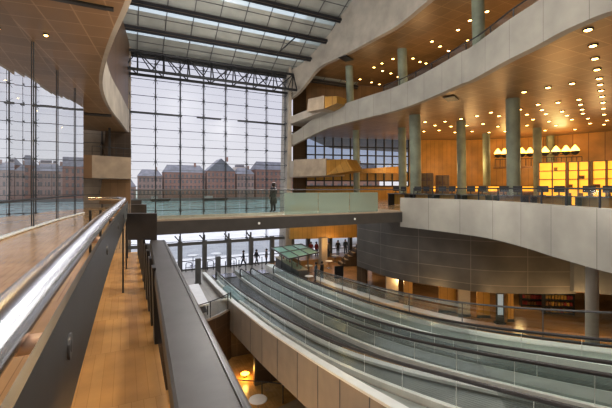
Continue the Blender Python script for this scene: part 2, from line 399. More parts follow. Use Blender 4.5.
def sheet(name, mat, curve, far, z=None, label='', cat='ceiling'):
    pts = [(p.x, p.y, p.z if z is None else z) for p in curve]+[(x, y, (curve[-1].z if z is None else z)) for x, y in far]
    return st(MB().add(pts, [list(range(len(pts)))]).build(name, mat), label, cat)
farR = [(70,-8.8),(70,52),(30.2,52),(20.9,42.3),(18.3,40.2)]
soffB = sheet('ceiling', 'soffit_wood', [Vector((p.x+.12,p.y+.05,EYE+hB+.06)) for p in B0], farR, None, 'brown timber panel soffit over the reading level')
sheet('ceiling_upper', 'soffit_wood', [Vector((p.x+.12,p.y+.05,EYE+hA+.06)) for p in A0], farR, None, 'brown timber panel soffit over the upper gallery')
flR = MB(); poly = [(p.x+.1, p.y+.1) for p in C0]+[(70,-8.8),(70,52),(30.2,52),(20.9,42.3),(17.8,39),(16.4,22)]
flR.prism(poly, EYE-1.95, EYE-1.45); st(flR.build('floor_reading', 'floor_walk'), 'timber floor of the reading level', 'floor')
fl2 = MB(); fl2.prism([(p.x+.3, p.y+.2) for p in B0[10:]]+farR[:4]+[(19,40)], 15.15, 15.5); st(fl2.build('floor_gallery', 'floor_walk'), 'floor of the upper gallery', 'floor')
# back walls
bk = [D(650,40,0), D(612,42,0), D(540,47,0), D(470,50,0), D(408,50,0)]
bk2 = [D(408,50,0), D(306,47,0)]
def wallstrip(name, mat, pts, z0, z1, label, cat='wall'):
    return st(MB().ribbon([(p.x,p.y,z0) for p in pts], [(p.x,p.y,z1) for p in pts], 0, False).build(name, mat), label, cat)
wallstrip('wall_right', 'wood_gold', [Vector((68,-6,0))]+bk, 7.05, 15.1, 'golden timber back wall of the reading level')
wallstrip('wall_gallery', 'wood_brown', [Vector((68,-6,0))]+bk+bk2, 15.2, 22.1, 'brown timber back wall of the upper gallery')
w3 = wallstrip('reflection_grid', 'tint_pane', bk2, 10.6, 15.1, 'gridded glazing built in place of a reflection at the back of the reading level', 'window')  # built glazing standing in for a reflection of the glass front
wallstrip('wall_low', 'wood_gold', bk2, 7.05, 8.75, 'golden timber wall under the low white window strip')
wallstrip('window_5', 'pane', bk2, 8.75, 9.45, 'low bright window strip at the back of the reading level', 'window')
wallstrip('wall_middle', 'wood_gold', bk2, 9.45, 10.6, 'golden timber band between the back glazing strips')
m = MB()
for i in range(13):
    p = bk2[0].lerp(bk2[1], i/12); m.bar((p.x,p.y-.1,8.75), (p.x,p.y-.1,15.1), .14, .14)
for z in (8.75, 9.45, 10.6, 11.7, 12.8, 13.9): m.bar((bk2[0].x,bk2[0].y-.1,z), (bk2[1].x,bk2[1].y-.1,z), .14, .14)
m.build('window_frame', 'dark_steel', w3)
wallstrip('wall_end', 'pit_stone', [bk2[1], Vector((18.2,40.3,0))], 7.05, 22, 'end wall beside the concrete pier, darkened to stand for shaded recesses')  # dark colour stands in for the shade of recesses beside the pier
# wood bulkhead in front of the gridded glazing, below
m = MB(); a = D(340,43,0); b = D(405,45,0); m.hexa([(a.x,a.y,10.3),(b.x,b.y,10.3),(b.x,b.y+1,10.3),(a.x,a.y+1,10.3)], [(a.x,a.y,10.6),(b.x,b.y,11.2),(b.x,b.y+1,11.2),(a.x,a.y+1,10.6)])
st(m.build('trim_4', 'wood_gold'), 'slanting timber bulkhead below the gridded back glazing', 'bulkhead')

# concrete pier and slabs by the glass front
m = MB(); p0 = onY(284,190,38.9); p1 = onY(287,190,38.9)
m.hexa([(p0.x,38.5,0),(p1.x+.4,38.5,0),(p1.x+.4,40.5,0),(p0.x,40.5,0)], [(p0.x+.5,38.5,23),(p1.x+.4,38.5,23),(p1.x+.4,40.5,23),(p0.x+.5,40.5,23)])
st(m.build('column_pier', 'concrete'), 'tall pale concrete pier at the right end of the glass front', 'pier')
def slab(name, pts, mats, label, depth=(2.2,.4), d=40):
    """a beam with the given four outline corners (lower-left, lower-right, upper-right, upper-left), running back"""
    f = [U(px, py, dd) for px, py, dd in pts]; o = Vector((depth[0], depth[1], 0))
    return st(MB().hexa([f[0],f[1],f[1]+o,f[0]+o], [f[3],f[2],f[2]+o,f[3]+o]).build(name, mats), label, 'balcony slab')
slab('trim_5', [(288,125,42.3),(324,111,38.5),(324,103,38.5),(288,117.5,42.3)], 'concrete', 'slanting concrete slab under the upper concrete box')
slab('trim_6', [(288,177.5,42.3),(294,177,41),(294,160.5,41),(288,162,42.3)], 'concrete', 'pale concrete side of the lower balcony')
t = empty('balcony_box', tuple(U(310,177,39))); tag(t, 'fawn concrete balcony box above the bridge, beside the pier', 'balcony box')
f = [U(293,177,41), U(326,175.5,37.5), U(326,158.5,37.5), U(294,159.5,41)]; o = Vector((3,1.2,0))
MB().hexa([f[0],f[1],f[1]+o,f[0]+o], [f[3],f[2],f[2]+o,f[3]+o]).build('concrete_box', 'concrete_fawn', t)
f = [U(326.5,175,37.5), U(353,171,37), U(346,159,38), U(326.5,160,37.5)]
MB().hexa([f[0],f[1],f[1]+o*.6,f[0]+o*.6], [f[3],f[2],f[2]+o*.6,f[3]+o*.6]).build('timber_side', 'wood_gold', t)
t = empty('balcony_box', tuple(U(315,111,38))); tag(t, 'smaller fawn concrete box projecting high on the right, under the upper wall', 'balcony box')
f = [U(307,112,39), U(324,108.5,37), U(324,95.5,37), U(308,99,39)]
MB().hexa([f[0],f[1],f[1]+o*.7,f[0]+o*.7], [f[3],f[2],f[2]+o*.7,f[3]+o*.7]).build('concrete_box', 'concrete_fawn', t)
f = [U(324.5,108.5,37), U(337,103,36), U(337,96,36), U(324.5,96.5,37)]
MB().hexa([f[0],f[1],f[1]+o*.5,f[0]+o*.5], [f[3],f[2],f[2]+o*.5,f[3]+o*.5]).build('timber_side', 'wood_gold', t)

# columns of the reading level and of the gallery
def column(px, d, r, z0, z1, label, mat='column_grey', lean=0):
    p = D(px, d, 0); m = MB(); m.tube([(p.x,p.y,z0),(p.x-lean,p.y,z1)], r, 20)
    m.lathe((p.x,p.y,z0), [(r*1.12,0),(r*1.12,.12)], 20)
    return st(m.build('column', mat), label, 'column')
for px, d, r, lb in ((514,27,.47,'thick grey round column of the reading level'), (416,33,.5,'grey round column at the left of the reading level'),
    (462,36,.42,'grey round column between the two thickest reading level columns'), (487,44,.42,'slim distant column left of the thickest one'), (538,40,.42,'slim column right of the thickest one'),
    (551,46,.42,'slim distant column before the glowing wall lamps'), (403,40,.42,'slim column beside the gridded back glazing'), (357,41.5,.36,'pale column before the gridded back glazing')):
    column(px, d, r, 7.05, 15.2, lb, lean=.15)
for px, d, r, lb in ((404,36,.46,'greenish column of the upper gallery between the two bands'), (351,41,.42,'slim greenish column of the upper gallery near the concrete box'), (480,26,.42,'greenish gallery column near the top right')):
    column(px, d, r, 15.5, 22.2, lb, lean=.25)

# rails
def rail_line(pts, z_top, z_bot, every, name, label, cat='railing', mat='rail_glass', r=.03):
    P = [Vector(p) for p in pts]; t = empty(name, (P[0].x,P[0].y,z_bot)); tag(t, label, cat)
    MB().tube([(p.x,p.y,z_top) for p in P], r, 8).build('handrail', 'dark_steel', t)
    if mat: MB().ribbon([(p.x,p.y,z_bot+.03) for p in P], [(p.x,p.y,z_top-.06) for p in P], 0, False).build('glass_panel', mat, t)
    s = 0; nxt = 0
    for i in range(len(P)):
        if i: s += (P[i].xy-P[i-1].xy).length
        if s >= nxt or i == len(P)-1: MB().bar((P[i].x,P[i].y,z_bot), (P[i].x,P[i].y,z_top), .05).build('post', 'dark_steel', t); nxt = s+every
    return t
oc = outward(C0)
rail_line([Vector(p)+oc(i)*.5 for i, p in enumerate(C1) if 4 <= i < 44], EYE-.02, EYE-.62, 1.3, 'glass_balustrade', 'glass balustrade with dark rail on the concrete parapet', mat='dim_glass')
ob = outward(B0)
rail_line([Vector(p)+ob(i)*.5 for i, p in enumerate(B1) if 27 <= i < 74], EYE+tB+.55, EYE+tB, 1.8, 'gallery_railing', 'thin dark railing on top of the middle concrete band', r=.04, mat='dim_glass')

# =====================================================================
# right side below : dark stone wall, shop fronts
# =====================================================================
W = cr([(357,29.5),(375,27.2),(400,25),(450,23),(487,22),(530,21.7),(576,21.7)], 5)
W0 = [D(p, d, 2.2) for p, d in W]; W1 = [D(p, d, 6.6) for p, d in W]
m = MB(); m.slabstrip(W0, W1, lambda i: Vector((.35,.3,0)))
st(arc_uv(m.build('wall_stone', 'stone_wall'), W0), 'dark stone clad wall under the concrete parapet', 'wall')
e = D(357,29.5,0); e2 = D(362,33,0)
st(MB().hexa([(e.x,e.y,0),(e.x+.6,e.y-.4,0),(e2.x+.6,e2.y,0),(e2.x,e2.y,0)], [(e.x,e.y,6.6),(e.x+.6,e.y-.4,6.6),(e2.x+.6,e2.y,6.6),(e2.x,e2.y,6.6)]).build('wall_stone_end', 'pit_stone'), 'end of the dark stone wall beside the tiered seats', 'wall')
a = D(574,21.5,0); b = D(720,19,0)
st(MB().hexa([(a.x,a.y,2.4),(b.x,b.y,2.4),(b.x,b.y+.4,2.4),(a.x,a.y+.4,2.4)], [(a.x,a.y,6.6),(b.x,b.y,6.6),(b.x,b.y+.4,6.6),(a.x,a.y+.4,6.6)]).build('wall_plaster', 'grey_frame'), 'plain grey wall right of the dark stone wall', 'wall')
# slab over the shop and shop back wall
q = [(p.x+.2, p.y+.2) for p in W0]+[(44,2),(44,29),(21,28.6)]
st(MB().prism(q, 2.2, 2.4).build('ceiling_shop', 'wood_brown'), 'low timber ceiling over the shop fronts', 'ceiling')
sb = [D(372,36,0), D(420,32,0), D(490,29,0), D(560,28,0), D(660,27,0)]
wallstrip('wall_shop', 'wood_brown', sb, 0, 2.3, 'brown wall at the back of the shop')
for px, d, w, mat, lb in ((392,27.2,.9,'concrete','pale lit door panel in the shop front, leftmost'), (464,24.2,.75,'concrete','pale panel beside the shop front opening'), (510,23.3,.35,'wood_gold','orange lit post in the shop front'), (408,26,.6,'wood_gold','orange timber panel in the shop front'), (447,25,1.1,'wood_gold','wide orange timber panel of the shop front'), (483,24,.8,'wood_gold','orange timber panel before the dark shop')):
    p = D(px, d, 0); t = tag(MB().box((0,0,1.08), (w,.18,2.14)).box((0,-.1,.08), (w+.06,.06,.16), 0, 1).build('shop_partition', [mat, 'dark_steel']), lb, 'panel'); t.location = (p.x,p.y,0); t.rotation_euler.z = -.5
p = D(500,22.9,0); t = empty('poster_stand', (p.x,p.y,0), -.5); tag(t, 'narrow dark poster stand beside the orange shop post', 'poster stand')
lpart(MB().box((0,0,1.05), (.5,.08,1.9)), 'board', 'black', t); lpart(MB().box((0,-.05,1.2), (.34,.02,1.3)), 'poster', 'blue_screen', t); lpart(MB().box((0,0,.05), (.6,.4,.1)), 'foot', 'dark_steel', t)
# shop shelves dark with wares
for px, d, lb in ((534,26.2,'dark shop shelf with red and orange wares, left'), (558,24.6,'dark shop shelf with red and orange wares, right')):
    p = D(px, d, 0); t = empty('shop_shelf', (p.x,p.y,0), -.6); tag(t, lb, 'shelf')
    m = MB()
    for x in (-.9,.9): m.box((x,0,.95), (.06,.4,1.9))
    for z in (.1,.55,1.0,1.45,1.87): m.box((0,0,z), (1.8,.4,.05))
    m.box((0,.18,.95), (1.8,.04,1.9)); lpart(m, 'shelf_frame', 'black', t)
    m = MB()
    for z in (.13,.58,1.03,1.48):
        for k in range(9): m.box((-.75+k*.19,-.02,z+.13), (.13,.22,.2+.08*random.random()), 0, random.choice((0,1,2)))
    o = lpart(m, 'wares', ['cloth_red','wood_gold','book'], t); o['kind'] = 'stuff'
column(592, 14.2, .22, 0, 5.5, 'pale slim column beside the travelator guard, far right', 'concrete')

# =====================================================================
# ground floor, pit
# =====================================================================
g = MB()
pitY = [(.2,23.2),(3,23.3),(4.6,23.9),(5.7,24.6),(6.75,25.6)]
g.prism([(-14,39.6),(-14,23.2)]+pitY+[(6.75,26),(14.6,26),(14.6,39.6)], -.15, 0)
st(g.build('floor', 'floor_stone'), 'pale stone ground floor by the glass front', 'floor')
st(MB().prism([(14.6,-8),(50,-8),(50,39.6),(14.6,39.6)], -.4, 0).build('floor_shop', 'floor_tan'), 'warm tan floor beyond the travelators', 'floor')
st(MB().prism([(-6,-8),(14.7,-8),(14.7,26.5),(-6,26.5)], -3.9, -3.6).build('floor_pit', 'floor_oak'), 'timber floor of the lower level', 'floor')
st(MB().ribbon([(x,y,-3.6) for x, y in pitY], [(x,y,-.15) for x, y in pitY], 0, True).add([(6.6,25.7,-3.6),(14.6,25.7,-3.6),(14.6,25.7,-.9),(6.6,25.7,-.9)], [(0,1,2,3)]).build('wall_pit', 'pit_stone'), 'dark brown stone wall of the lower level', 'wall')
st(MB().box((9.9,21.5,-1.6), (5.6,.3,4)).build('wall_pit_back', 'pit_stone'), 'dark wall under the travelators', 'wall')
st(MB().ribbon([(14.6,-8,-3.6),(14.6,26,-3.6)], [(14.6,-8,0),(14.6,26,0)], 0, False).build('wall_pit_right', 'pit_stone'), 'dark wall below the tan floor', 'wall')

# =====================================================================
# travelators
# =====================================================================
prf = [(35.5,0.1),(31,.1),(26,.22),(22,.48),(18,.78),(13.4,1.35),(9.7,2.05),(5.8,3.0),(2,4.0),(-2,5.1)]
def pz(y):
    for (a, za), (b, zb) in zip(prf, prf[1:]):
        if b <= y <= a: return za+(zb-za)*(a-y)/(a-b)
    return prf[-1][1]
PR = cr(prf, 6); PRm = [p for p in PR if p[0] <= 33.2]
def strip(x0, x1, dz0, dz1, PR=PR, mi=0):
    m = MB(); A = [[(x,y,z+dz) for y, z in PR] for x, dz in ((x0,dz0),(x1,dz0),(x1,dz1),(x0,dz1))]
    for i in range(4): m.ribbon(A[i], A[(i+1) % 4], 0, False)
    for e in (0,-1): m.add([a[e] for a in A], [(0,1,2,3)])
    return m
def balustrade(t, x, label):
    y0 = PRm[0][0]; z0 = PRm[0][1]; pts = [(x,y,z+.95) for y, z in PRm]
    loop = [(x, y0+.48*math.sin(a), z0+.5+.45*math.cos(a)) for a in [math.pi*k/8 for k in range(8, 0, -1)]]
    MB().tube([(x,y0-.9,z0+.06)]+loop+pts, .055, 8).build('handrail', 'rubber', t)
    MB().ribbon([(x,y,z+.05) for y, z in PRm], [(x,y,z+.92) for y, z in PRm], 0, False).add([(x,y0,z0+.05)]+loop, [list(range(9))]).build('glass_side', 'belt_glass', t)
    strip(x-.09, x+.09, .0, .22, PRm).build('skirt', 'trim_light', t)
    acc = 0
    for (ya, za), (yb, zb) in zip(PRm, PRm[1:]):
        acc += ya-yb
        if acc > 1.9: acc = 0; MB().bar((x,yb,zb+.1), (x,yb,zb+.92), .012).build('glass_joint', 'trim_light', t)
trav = []
def travelator(x0, x1, label, base):
    t = empty('travelator', ((x0+x1)/2, 34, 0)); tag(t, label, 'travelator')
    strip(x0+.1, x1-.1, -.12, 0).build('belt', 'belt', t)
    balustrade(t, x0, ''); balustrade(t, x1, '')
    MB().box(((x0+x1)/2,34.6,.14), (x1-x0-.2,1.6,.03)).build('comb_plate', 'chrome', t)
    strip(x0-.1, x1+.1, -.9, -.13).build('truss_casing', 'dark_steel', t)
    trav.append(t); return t
travelator(7.35, 9.6, 'nearer inclined travelator with beige side cladding below its glass', 0)
travelator(10.6, 12.9, 'farther inclined travelator beside the tan floor', 0)
t = trav[0]
def nx(y): return 6.62-(0 if y > 16 else .0078*(16-y)**2)
A = [[(nx(y)+dx,y,z+dz) for y, z in PR] for dx, dz in ((0,-1.75),(.12,-1.75),(.12,.3),(0,.3))]
m = MB()
for i in range(4): m.ribbon(A[i], A[(i+1) % 4], 0, False)
m.build('side_panel', 'cladding', t)
A = [[(x,y,z+dz) for (y, z), x in zip(PR, xs_)] for xs_, dz in (([nx(y)-.05 for y, z in PR],.29),([nx(y)+.28 for y, z in PR],.29),([nx(y)+.28 for y, z in PR],.38),([nx(y)-.05 for y, z in PR],.38))]
m = MB()
for i in range(4): m.ribbon(A[i], A[(i+1) % 4], 0, False)
m.build('top_edge', 'trim_light', t)
MB().ribbon([(nx(y)+.2,y,z+.2) for y, z in PR], [(7.24,y,z+.02) for y, z in PR]).build('inner_ledge', 'median', t)
acc = 0
for (ya, za), (yb, zb) in zip(PR, PR[1:]):
    acc += ya-yb
    if acc > 1.6: acc = 0; MB().bar((nx(yb)-.005,yb,zb-1.74), (nx(yb)-.005,yb,zb+.28), .02).build('panel_joint', 'grey_frame', t)
st(strip(9.72, 10.48, -.3, .28).build('trim_7', 'median'), 'pale metal median between the two travelators', 'median')
st(strip(13.02, 13.75, -.5, .5).build('trim_8', 'trim_light'), 'white edge strip along the farther travelator', 'edge strip')
gp = [(14.2,y,z) for y, z in PR if 1 < y < 27]
t = empty('travelator_guard', (14.2,30,0)); tag(t, 'glass guard with steel rail along the far side of the travelators', 'guard rail')
MB().tube([(x,y,z+1.55) for x, y, z in gp], .04).build('handrail', 'grey_frame', t)
MB().ribbon([(x,y,z+.35) for x, y, z in gp], [(x,y,z+1.5) for x, y, z in gp], 0, False).build('glass_panel', 'rail_glass', t)
MB().tube([(x,y,z+.45) for x, y, z in gp], .05).build('bottom_rail', 'dark_steel', t)
acc = 9
for (x, ya, za), (_, yb, zb) in zip(gp, gp[1:]):
    acc += ya-yb
    if acc > 3.2: acc = 0; MB().bar((x,yb,min(zb,zb)-.1), (x,yb,zb+1.55), .03).build('post', 'grey_frame', t)
st(MB().add([(13.75,y,z-.4) for y, z in PR]+[(14.65,y,z-.4) for y, z in PR], [(i,i+1,len(PR)+i+1,len(PR)+i) for i in range(len(PR)-1)]).build('floor_edge', 'median'), 'grey strip beside the travelator guard', 'floor')

# =====================================================================
# our walkway and the bridge
# =====================================================================
wk = MB(); wk.prism([(-16,-4),(.05,-4),(.05,31),(-16,31)], 6.6, 7.05)
st(wk.build('floor_walkway', 'floor_walk'), 'polished timber walkway floor on the left', 'floor')
st(MB().prism([(-.5,-4),(.16,-4),(.3,5.6),(.3,9),(-.4,9)], 7.05, 7.07).build('floor_strip', 'floor_oak'), 'warm oak floor strip between the two balustrades', 'floor')
# inner rail: tube + flat plate
zr = EYE-.24
path = [(-.195,-1.2,zr),(-.192,0,zr),(-.188,1.2,zr),(-.16,3,zr),(-.105,5,zr),(-.05,7,zr),(-.02,8.3,zr),(-.05,9.0,zr),(-.2,9.45,zr),(-.42,9.62,zr),(-.75,9.65,zr)]
def rx(y):
    for a, b in zip(path, path[1:]):
        if a[1] <= y <= b[1]: return a[0]+(b[0]-a[0])*(y-a[1])/(b[1]-a[1])
pt = cr(path, 5)
t = empty('inner_balustrade', (-.15,2,7.05)); tag(t, 'bright steel tube rail with dark flat plate on the left of the oak strip', 'balustrade')
MB().tube(pt, .043, 24).build('tube_rail', 'chrome', t)
def offs(P, k):
    out = []
    for i, p in enumerate(P):
        a = Vector(P[max(i-1,0)]); b = Vector(P[min(i+1,len(P)-1)]); d = (b-a).normalized(); out.append(Vector(p)+Vector((d.y,-d.x,0))*k)
    return out
pq = [p for p in pt if p[1] < 8.4 and p[0] > -.3]; pl = offs(pq, .072); pl2 = offs(pq, .057)
m = MB(); lo = [(p.x,p.y,EYE-.53) for p in pl]; hi = [(p.x,p.y,EYE-.262) for p in pl]; lo2 = [(p.x,p.y,EYE-.53) for p in pl2]; hi2 = [(p.x,p.y,EYE-.262) for p in pl2]
m.ribbon(lo, hi); m.ribbon(lo2, hi2); m.ribbon(hi, hi2, 0, False); m.ribbon(lo, lo2, 0, False); m.build('flat_plate', 'plate_dark', t)
for y in (.82, 2.3, 3.8, 5.3, 6.8):
    q = rx(y)
    MB().tube([(q+.0,y,EYE-.285),(q+.06,y,EYE-.285)], .0175, 16).build('bracket', 'copper', t)
    y2 = y+.19; q = rx(y2)
    MB().tube([(q+.068,y2,EYE-.37),(q+.076,y2,EYE-.37)], .03, 24, 0).tube([(q+.076,y2,EYE-.37),(q+.0768,y2,EYE-.37)], .013, 12, 1).build('bolt', ['bolt','black'], t)
for y in (5.6, 7.2, 8.3): MB().box((rx(y)+.064,y,7.5), (.02,.07,.9)).build('baluster', 'plate_dark', t)
for x in (-.3,-.5,-.7): MB().box((x,9.5,7.5), (.05,.03,1.0)).build('baluster', 'plate_dark', t)
# outer balustrade: wide dark cap on posts with end blocks
zc = EYE-.75
L0, L1 = G(175,408,zc), G(150,240,zc); R0, R1 = G(254,408,zc), G(165.5,240,zc)
L00 = L0+(L0-L1)*.6; R00 = R0+(R0-R1)*.6
t = empty('outer_balustrade', (.2,3,7.05)); tag(t, 'wide dark grey capped balustrade over the void, right of the oak strip', 'balustrade')
dn = Vector((0,0,.12)); bv = Vector((.012,0,0))
m = MB(); m.hexa([L00-dn,R00-dn,R1-dn,L1-dn], [L00-Vector((0,0,.012)),R00-Vector((0,0,.012)),R1-Vector((0,0,.012)),L1-Vector((0,0,.012))]); m.hexa([L00-Vector((0,0,.012)),R00-Vector((0,0,.012)),R1-Vector((0,0,.012)),L1-Vector((0,0,.012))], [L00+bv,R00-bv,R1-bv,L1+bv])
m.build('cap', 'cap_dark', t)
s = (R1-R0)*.5
rr0, rr1 = R00-Vector((.03,0,-.003)), R1-Vector((.03,0,-.003))
MB().bar(rr0, rr1, .012, .006).build('edge_line', 'plate_dark', t)
for px0, px1, y0, y1, d, dep in ((127,157,213.5,240,5.25,.14), (131,146.5,204.5,214,8.0,.14), (131,141.5,200,205,11.4,.14)):
    a = U(px0, y1, d); b = U(px1, y1, d); c0 = U(px1, y0, d); dz = Vector((0,dep,0))
    MB().hexa([a,b,b+dz,a+dz], [Vector((a.x,a.y,c0.z)),Vector((b.x,b.y,c0.z)),Vector((b.x,b.y,c0.z))+dz,Vector((a.x,a.y,c0.z))+dz]).build('end_block', 'cap_dark', t)
for i in range(11):
    y = 3.6+i*.5; x = L1.x-.06
    m = MB(); m.hexa([(x-.02,y,7.07),(x+.05,y,7.07),(x+.05,y+.16,7.07),(x-.02,y+.16,7.07)], [(x-.04,y,zc+.02),(x-.01,y,zc+.02),(x-.01,y+.16,zc+.02),(x-.04,y+.16,zc+.02)])
    m.build('post', 'plate_dark', t)
# bridge
BY0, BY1 = 18.3, 20.7; bx1 = 16.25
t = st(MB().box(((.05+bx1)/2,(BY0+BY1)/2,6.95), (bx1-.05,BY1-BY0,.16)).build('floor_bridge', 'concrete_fawn'), 'slim bridge deck crossing in front of the glass front', 'bridge')
MB().box(((.05+bx1)/2,BY0+.06,6.63), (bx1-.05,.2,.62)).build('edge_beam', 'beam_dark', t)
MB().box(((.05+bx1)/2,BY1-.06,6.63), (bx1-.05,.2,.62)).build('edge_beam', 'beam_dark', t)
for x in (6.3, 12.3): MB().tube([(x,BY0-.05,6.65),(x,BY0-.07,6.65)], .07, 12).build('spot_lens', 'white', t)
for y, nm in ((BY0+.08,'near'), (BY1-.08,'far')):
    b = empty('glass_balustrade', (8,y,7.03)); tag(b, 'clear and frosted glass balustrade on the %s edge of the bridge' % ('front' if nm == 'near' else 'rear'), 'balustrade')
    xg = onY(284,200,y).x; xe = onY(378,200,y).x
    n = 6
    for i in range(n):
        xa = .35+(xg-.35)*i/n; xb = .35+(xg-.35)*(i+1)/n; MB().box(((xa+xb)/2,y,7.7), (xb-xa-.03,.02,1.3)).build('glass_panel', 'dim_glass', b)
    if nm == 'near':
        for i in range(3):
            xa = xg+(xe-xg)*i/3; xb = xg+(xe-xg)*(i+1)/3; MB().box(((xa+xb)/2,y,7.64), (xb-xa-.03,.02,1.2)).build('glass_panel', 'green_glass', b, 'frosted green glass panel')
    MB().tube([(.35,y,EYE-.1),(bx1,y,EYE-.1)], .03).build('handrail', 'grey_frame', b)

# =====================================================================
# left side : glass wall, soffit, tower
# =====================================================================
gw = cr([(-3.3,-2),(-3.28,5),(-3.13,12.9),(-2.88,16.8),(-2.6,20.2),(-2.1,24.0)], 4)
wl = st(MB().ribbon([(x,y,7.05) for x, y in gw], [(x,y,13.7) for x, y in gw], 0, False).build('window_4', 'mirror_pane'), 'reflecting glass wall along the left walkway', 'window')
for i in (6, 11, 15, 18):
    x, y = gw[i]; MB().box((x+.03,y,10.4), (.03,.03,6.6)).build('mullion', 'rod_steel', wl)
MB().tube([(x+.03,y,7.1) for x, y in gw], .05, 6).build('base_rail', 'trim_light', wl)
MB().tube([(x+.05,y,8.1) for x, y in gw], .035, 6).build('handrail', 'dark_steel', wl)
E = cr([(125,10.1),(110,12.5),(101,15.4),(99.3,18.7),(106.7,23.3),(118.3,28.6),(127,34.6)], 6)
near = [D(150,8.2,13.7), D(190,6.5,13.7)]
E0 = [Vector((.6,-6,13.7)), Vector((.55,2,13.7))]+[D(p, d, 13.7) for p, d in E]
pts = [(p.x,p.y,13.7) for p in E0]+[(-16,36,13.7),(-16,-6,13.7)]
st(MB().add(pts, [list(range(len(pts)))]).build('ceiling_left', 'soffit_left'), 'perforated timber panel soffit curving over the left walkway', 'ceiling')
E1 = [p+Vector((.16,0,0)) for p in E0]
m = MB(); m.ribbon(E0, E1, 0, False); m.ribbon(E1, [p+Vector((.05,0,2.1)) for p in E1]); m.ribbon([p+Vector((.05,0,2.1)) for p in E1], [p+Vector((-.8,0,2.1)) for p in E1], 0, False)
st(m.build('trim_9', 'concrete'), 'wavy pale fascia on the edge of the left soffit', 'fascia')
m = MB(); m.ribbon([p+Vector((-.05,0,2.1)) for p in E1], [p+Vector((.05,0,8.5)) for p in E1])
st(m.build('wall_left_upper', 'wood_dark'), 'brown timber wall rising above the left fascia', 'wall')
for px, py, d in ((97,116.5,None),): pass
def vent(px, py, z, w, l, rz, label):
    p = G(px, py, z); o = tag(MB().box((0,0,-.02), (w,l,.04)).box((0,0,-.045), (w*.8,l*.85,.02)).build('ceiling_vent', 'black'), label, 'vent'); o.location = p; o.rotation_euler.z = rz
vent(98, 114.5, 13.7, 1.7, .9, 0, 'black slot vent in the left timber soffit, far end')
vent(75, 1.5, 13.7, 1.9, .22, 0, 'thin black slot vent in the left timber soffit, nearest')
vent(451, 98.5, 15.0, 1.5, .8, .5, 'black vent in the timber soffit under the middle band')
vent(346, 58.5, 22.0, 1.5, 1.0, .5, 'black vent in the timber soffit under the upper wall')
st(MB().add([(-16,-8.8,0),(70,-8.8,0),(70,-8.8,31),(-16,-8.8,31)], [(0,1,2,3)]).build('wall_rear', 'wood_brown'), 'brown timber wall at the rear of the hall', 'wall')
st(MB().add([(70,-8.8,-.4),(70,52,-.4),(70,52,24),(70,-8.8,24)], [(0,1,2,3)]).build('wall_far_right', 'wood_brown'), 'brown wall at the far right of the building', 'wall')
# inside the left glass: back wall and floor glow, tower
st(MB().ribbon([(-12,-4,7.05),(-12,36,7.05)], [(-12,-4,13.7),(-12,36,13.7)], 0, False).build('wall_left', 'wood_brown'), 'brown wall behind the left glass wall', 'wall')
tw = empty('balcony_tower', (-1.5,31,7.05)); tag(tw, 'timber clad balcony tower at the left end of the glass front', 'balcony tower')
a = U(92,178,29.6); b = U(131,176,32.0); zt = U(131,157.5,32).z; zb = a.z
a = (a.x, a.y); b = (b.x, b.y)
MB().hexa([(a[0]-2.2,a[1]-.2,zb),(a[0],a[1],zb),(a[0]+.2,a[1]+3,zb),(a[0]-2.2,a[1]+3,zb)], [(a[0]-2.2,a[1]-.2,zt),(a[0],a[1],zt),(a[0]+.2,a[1]+3,zt),(a[0]-2.2,a[1]+3,zt)]).build('side_box', 'wood_brown', tw)
MB().hexa([(a[0],a[1],zb),(b[0],b[1],zb),(b[0]-.1,b[1]+3,zb),(a[0],a[1]+3,zb)], [(a[0],a[1],zt),(b[0],b[1],zt),(b[0]-.1,b[1]+3,zt),(a[0],a[1]+3,zt)]).build('front_box', 'concrete_fawn', tw)
c0 = D(99,33,0); c1 = D(130.5,34,0)
MB().hexa([(c0.x,c0.y,7.05),(c1.x,c1.y,7.05),(c1.x,c1.y+2,7.05),(c0.x,c0.y+2,7.05)], [(c0.x+.3,c0.y,9.9),(c1.x,c1.y,9.9),(c1.x,c1.y+2,9.9),(c0.x+.3,c0.y+2,9.9)]).build('core', 'wood_brown', tw)
MB().hexa([(c0.x+.3,c0.y,9.9),(c1.x,c1.y,9.9),(c1.x,c1.y+2,9.9),(c0.x+.3,c0.y+2,9.9)], [(c0.x+.5,c0.y,13.7),(c1.x,c1.y,13.7),(c1.x,c1.y+2,13.7),(c0.x+.5,c0.y+2,13.7)]).build('recess_shade_block', 'pit_stone', tw)  # solid block; the shade of the recess is put into its dark colour
c0 = D(103,31.5,0)
MB().box((c0.x+.5,c0.y,11.8), (.18,.18,3.8)).build('post', 'black', tw)
m = MB(); m.tube([(a[0],a[1]+.1,zt+.75),(b[0],b[1]+.1,zt+.75)], .03, 6)
for k in range(6): f = k/5; m.bar((a[0]+(b[0]-a[0])*f,a[1]+.1+(b[1]-a[1])*f,zt), (a[0]+(b[0]-a[0])*f,a[1]+.1+(b[1]-a[1])*f,zt+.75), .04)
m.build('railing', 'dark_steel', tw)
m = MB(); c1 = D(131,34.8,0); m.hexa([(-9,c1.y+1,0),(c1.x,c1.y+.5,0),(c1.x,c1.y+4.2,0),(-9,c1.y+4.2,0)], [(-9,c1.y+1,22.5),(c1.x,c1.y+.5,22.5),(c1.x,c1.y+4.2,22.5),(-9,c1.y+4.2,22.5)])
st(m.build('wall_pier_left', 'concrete_fawn'), 'fawn wall closing the left end of the glass front', 'wall')

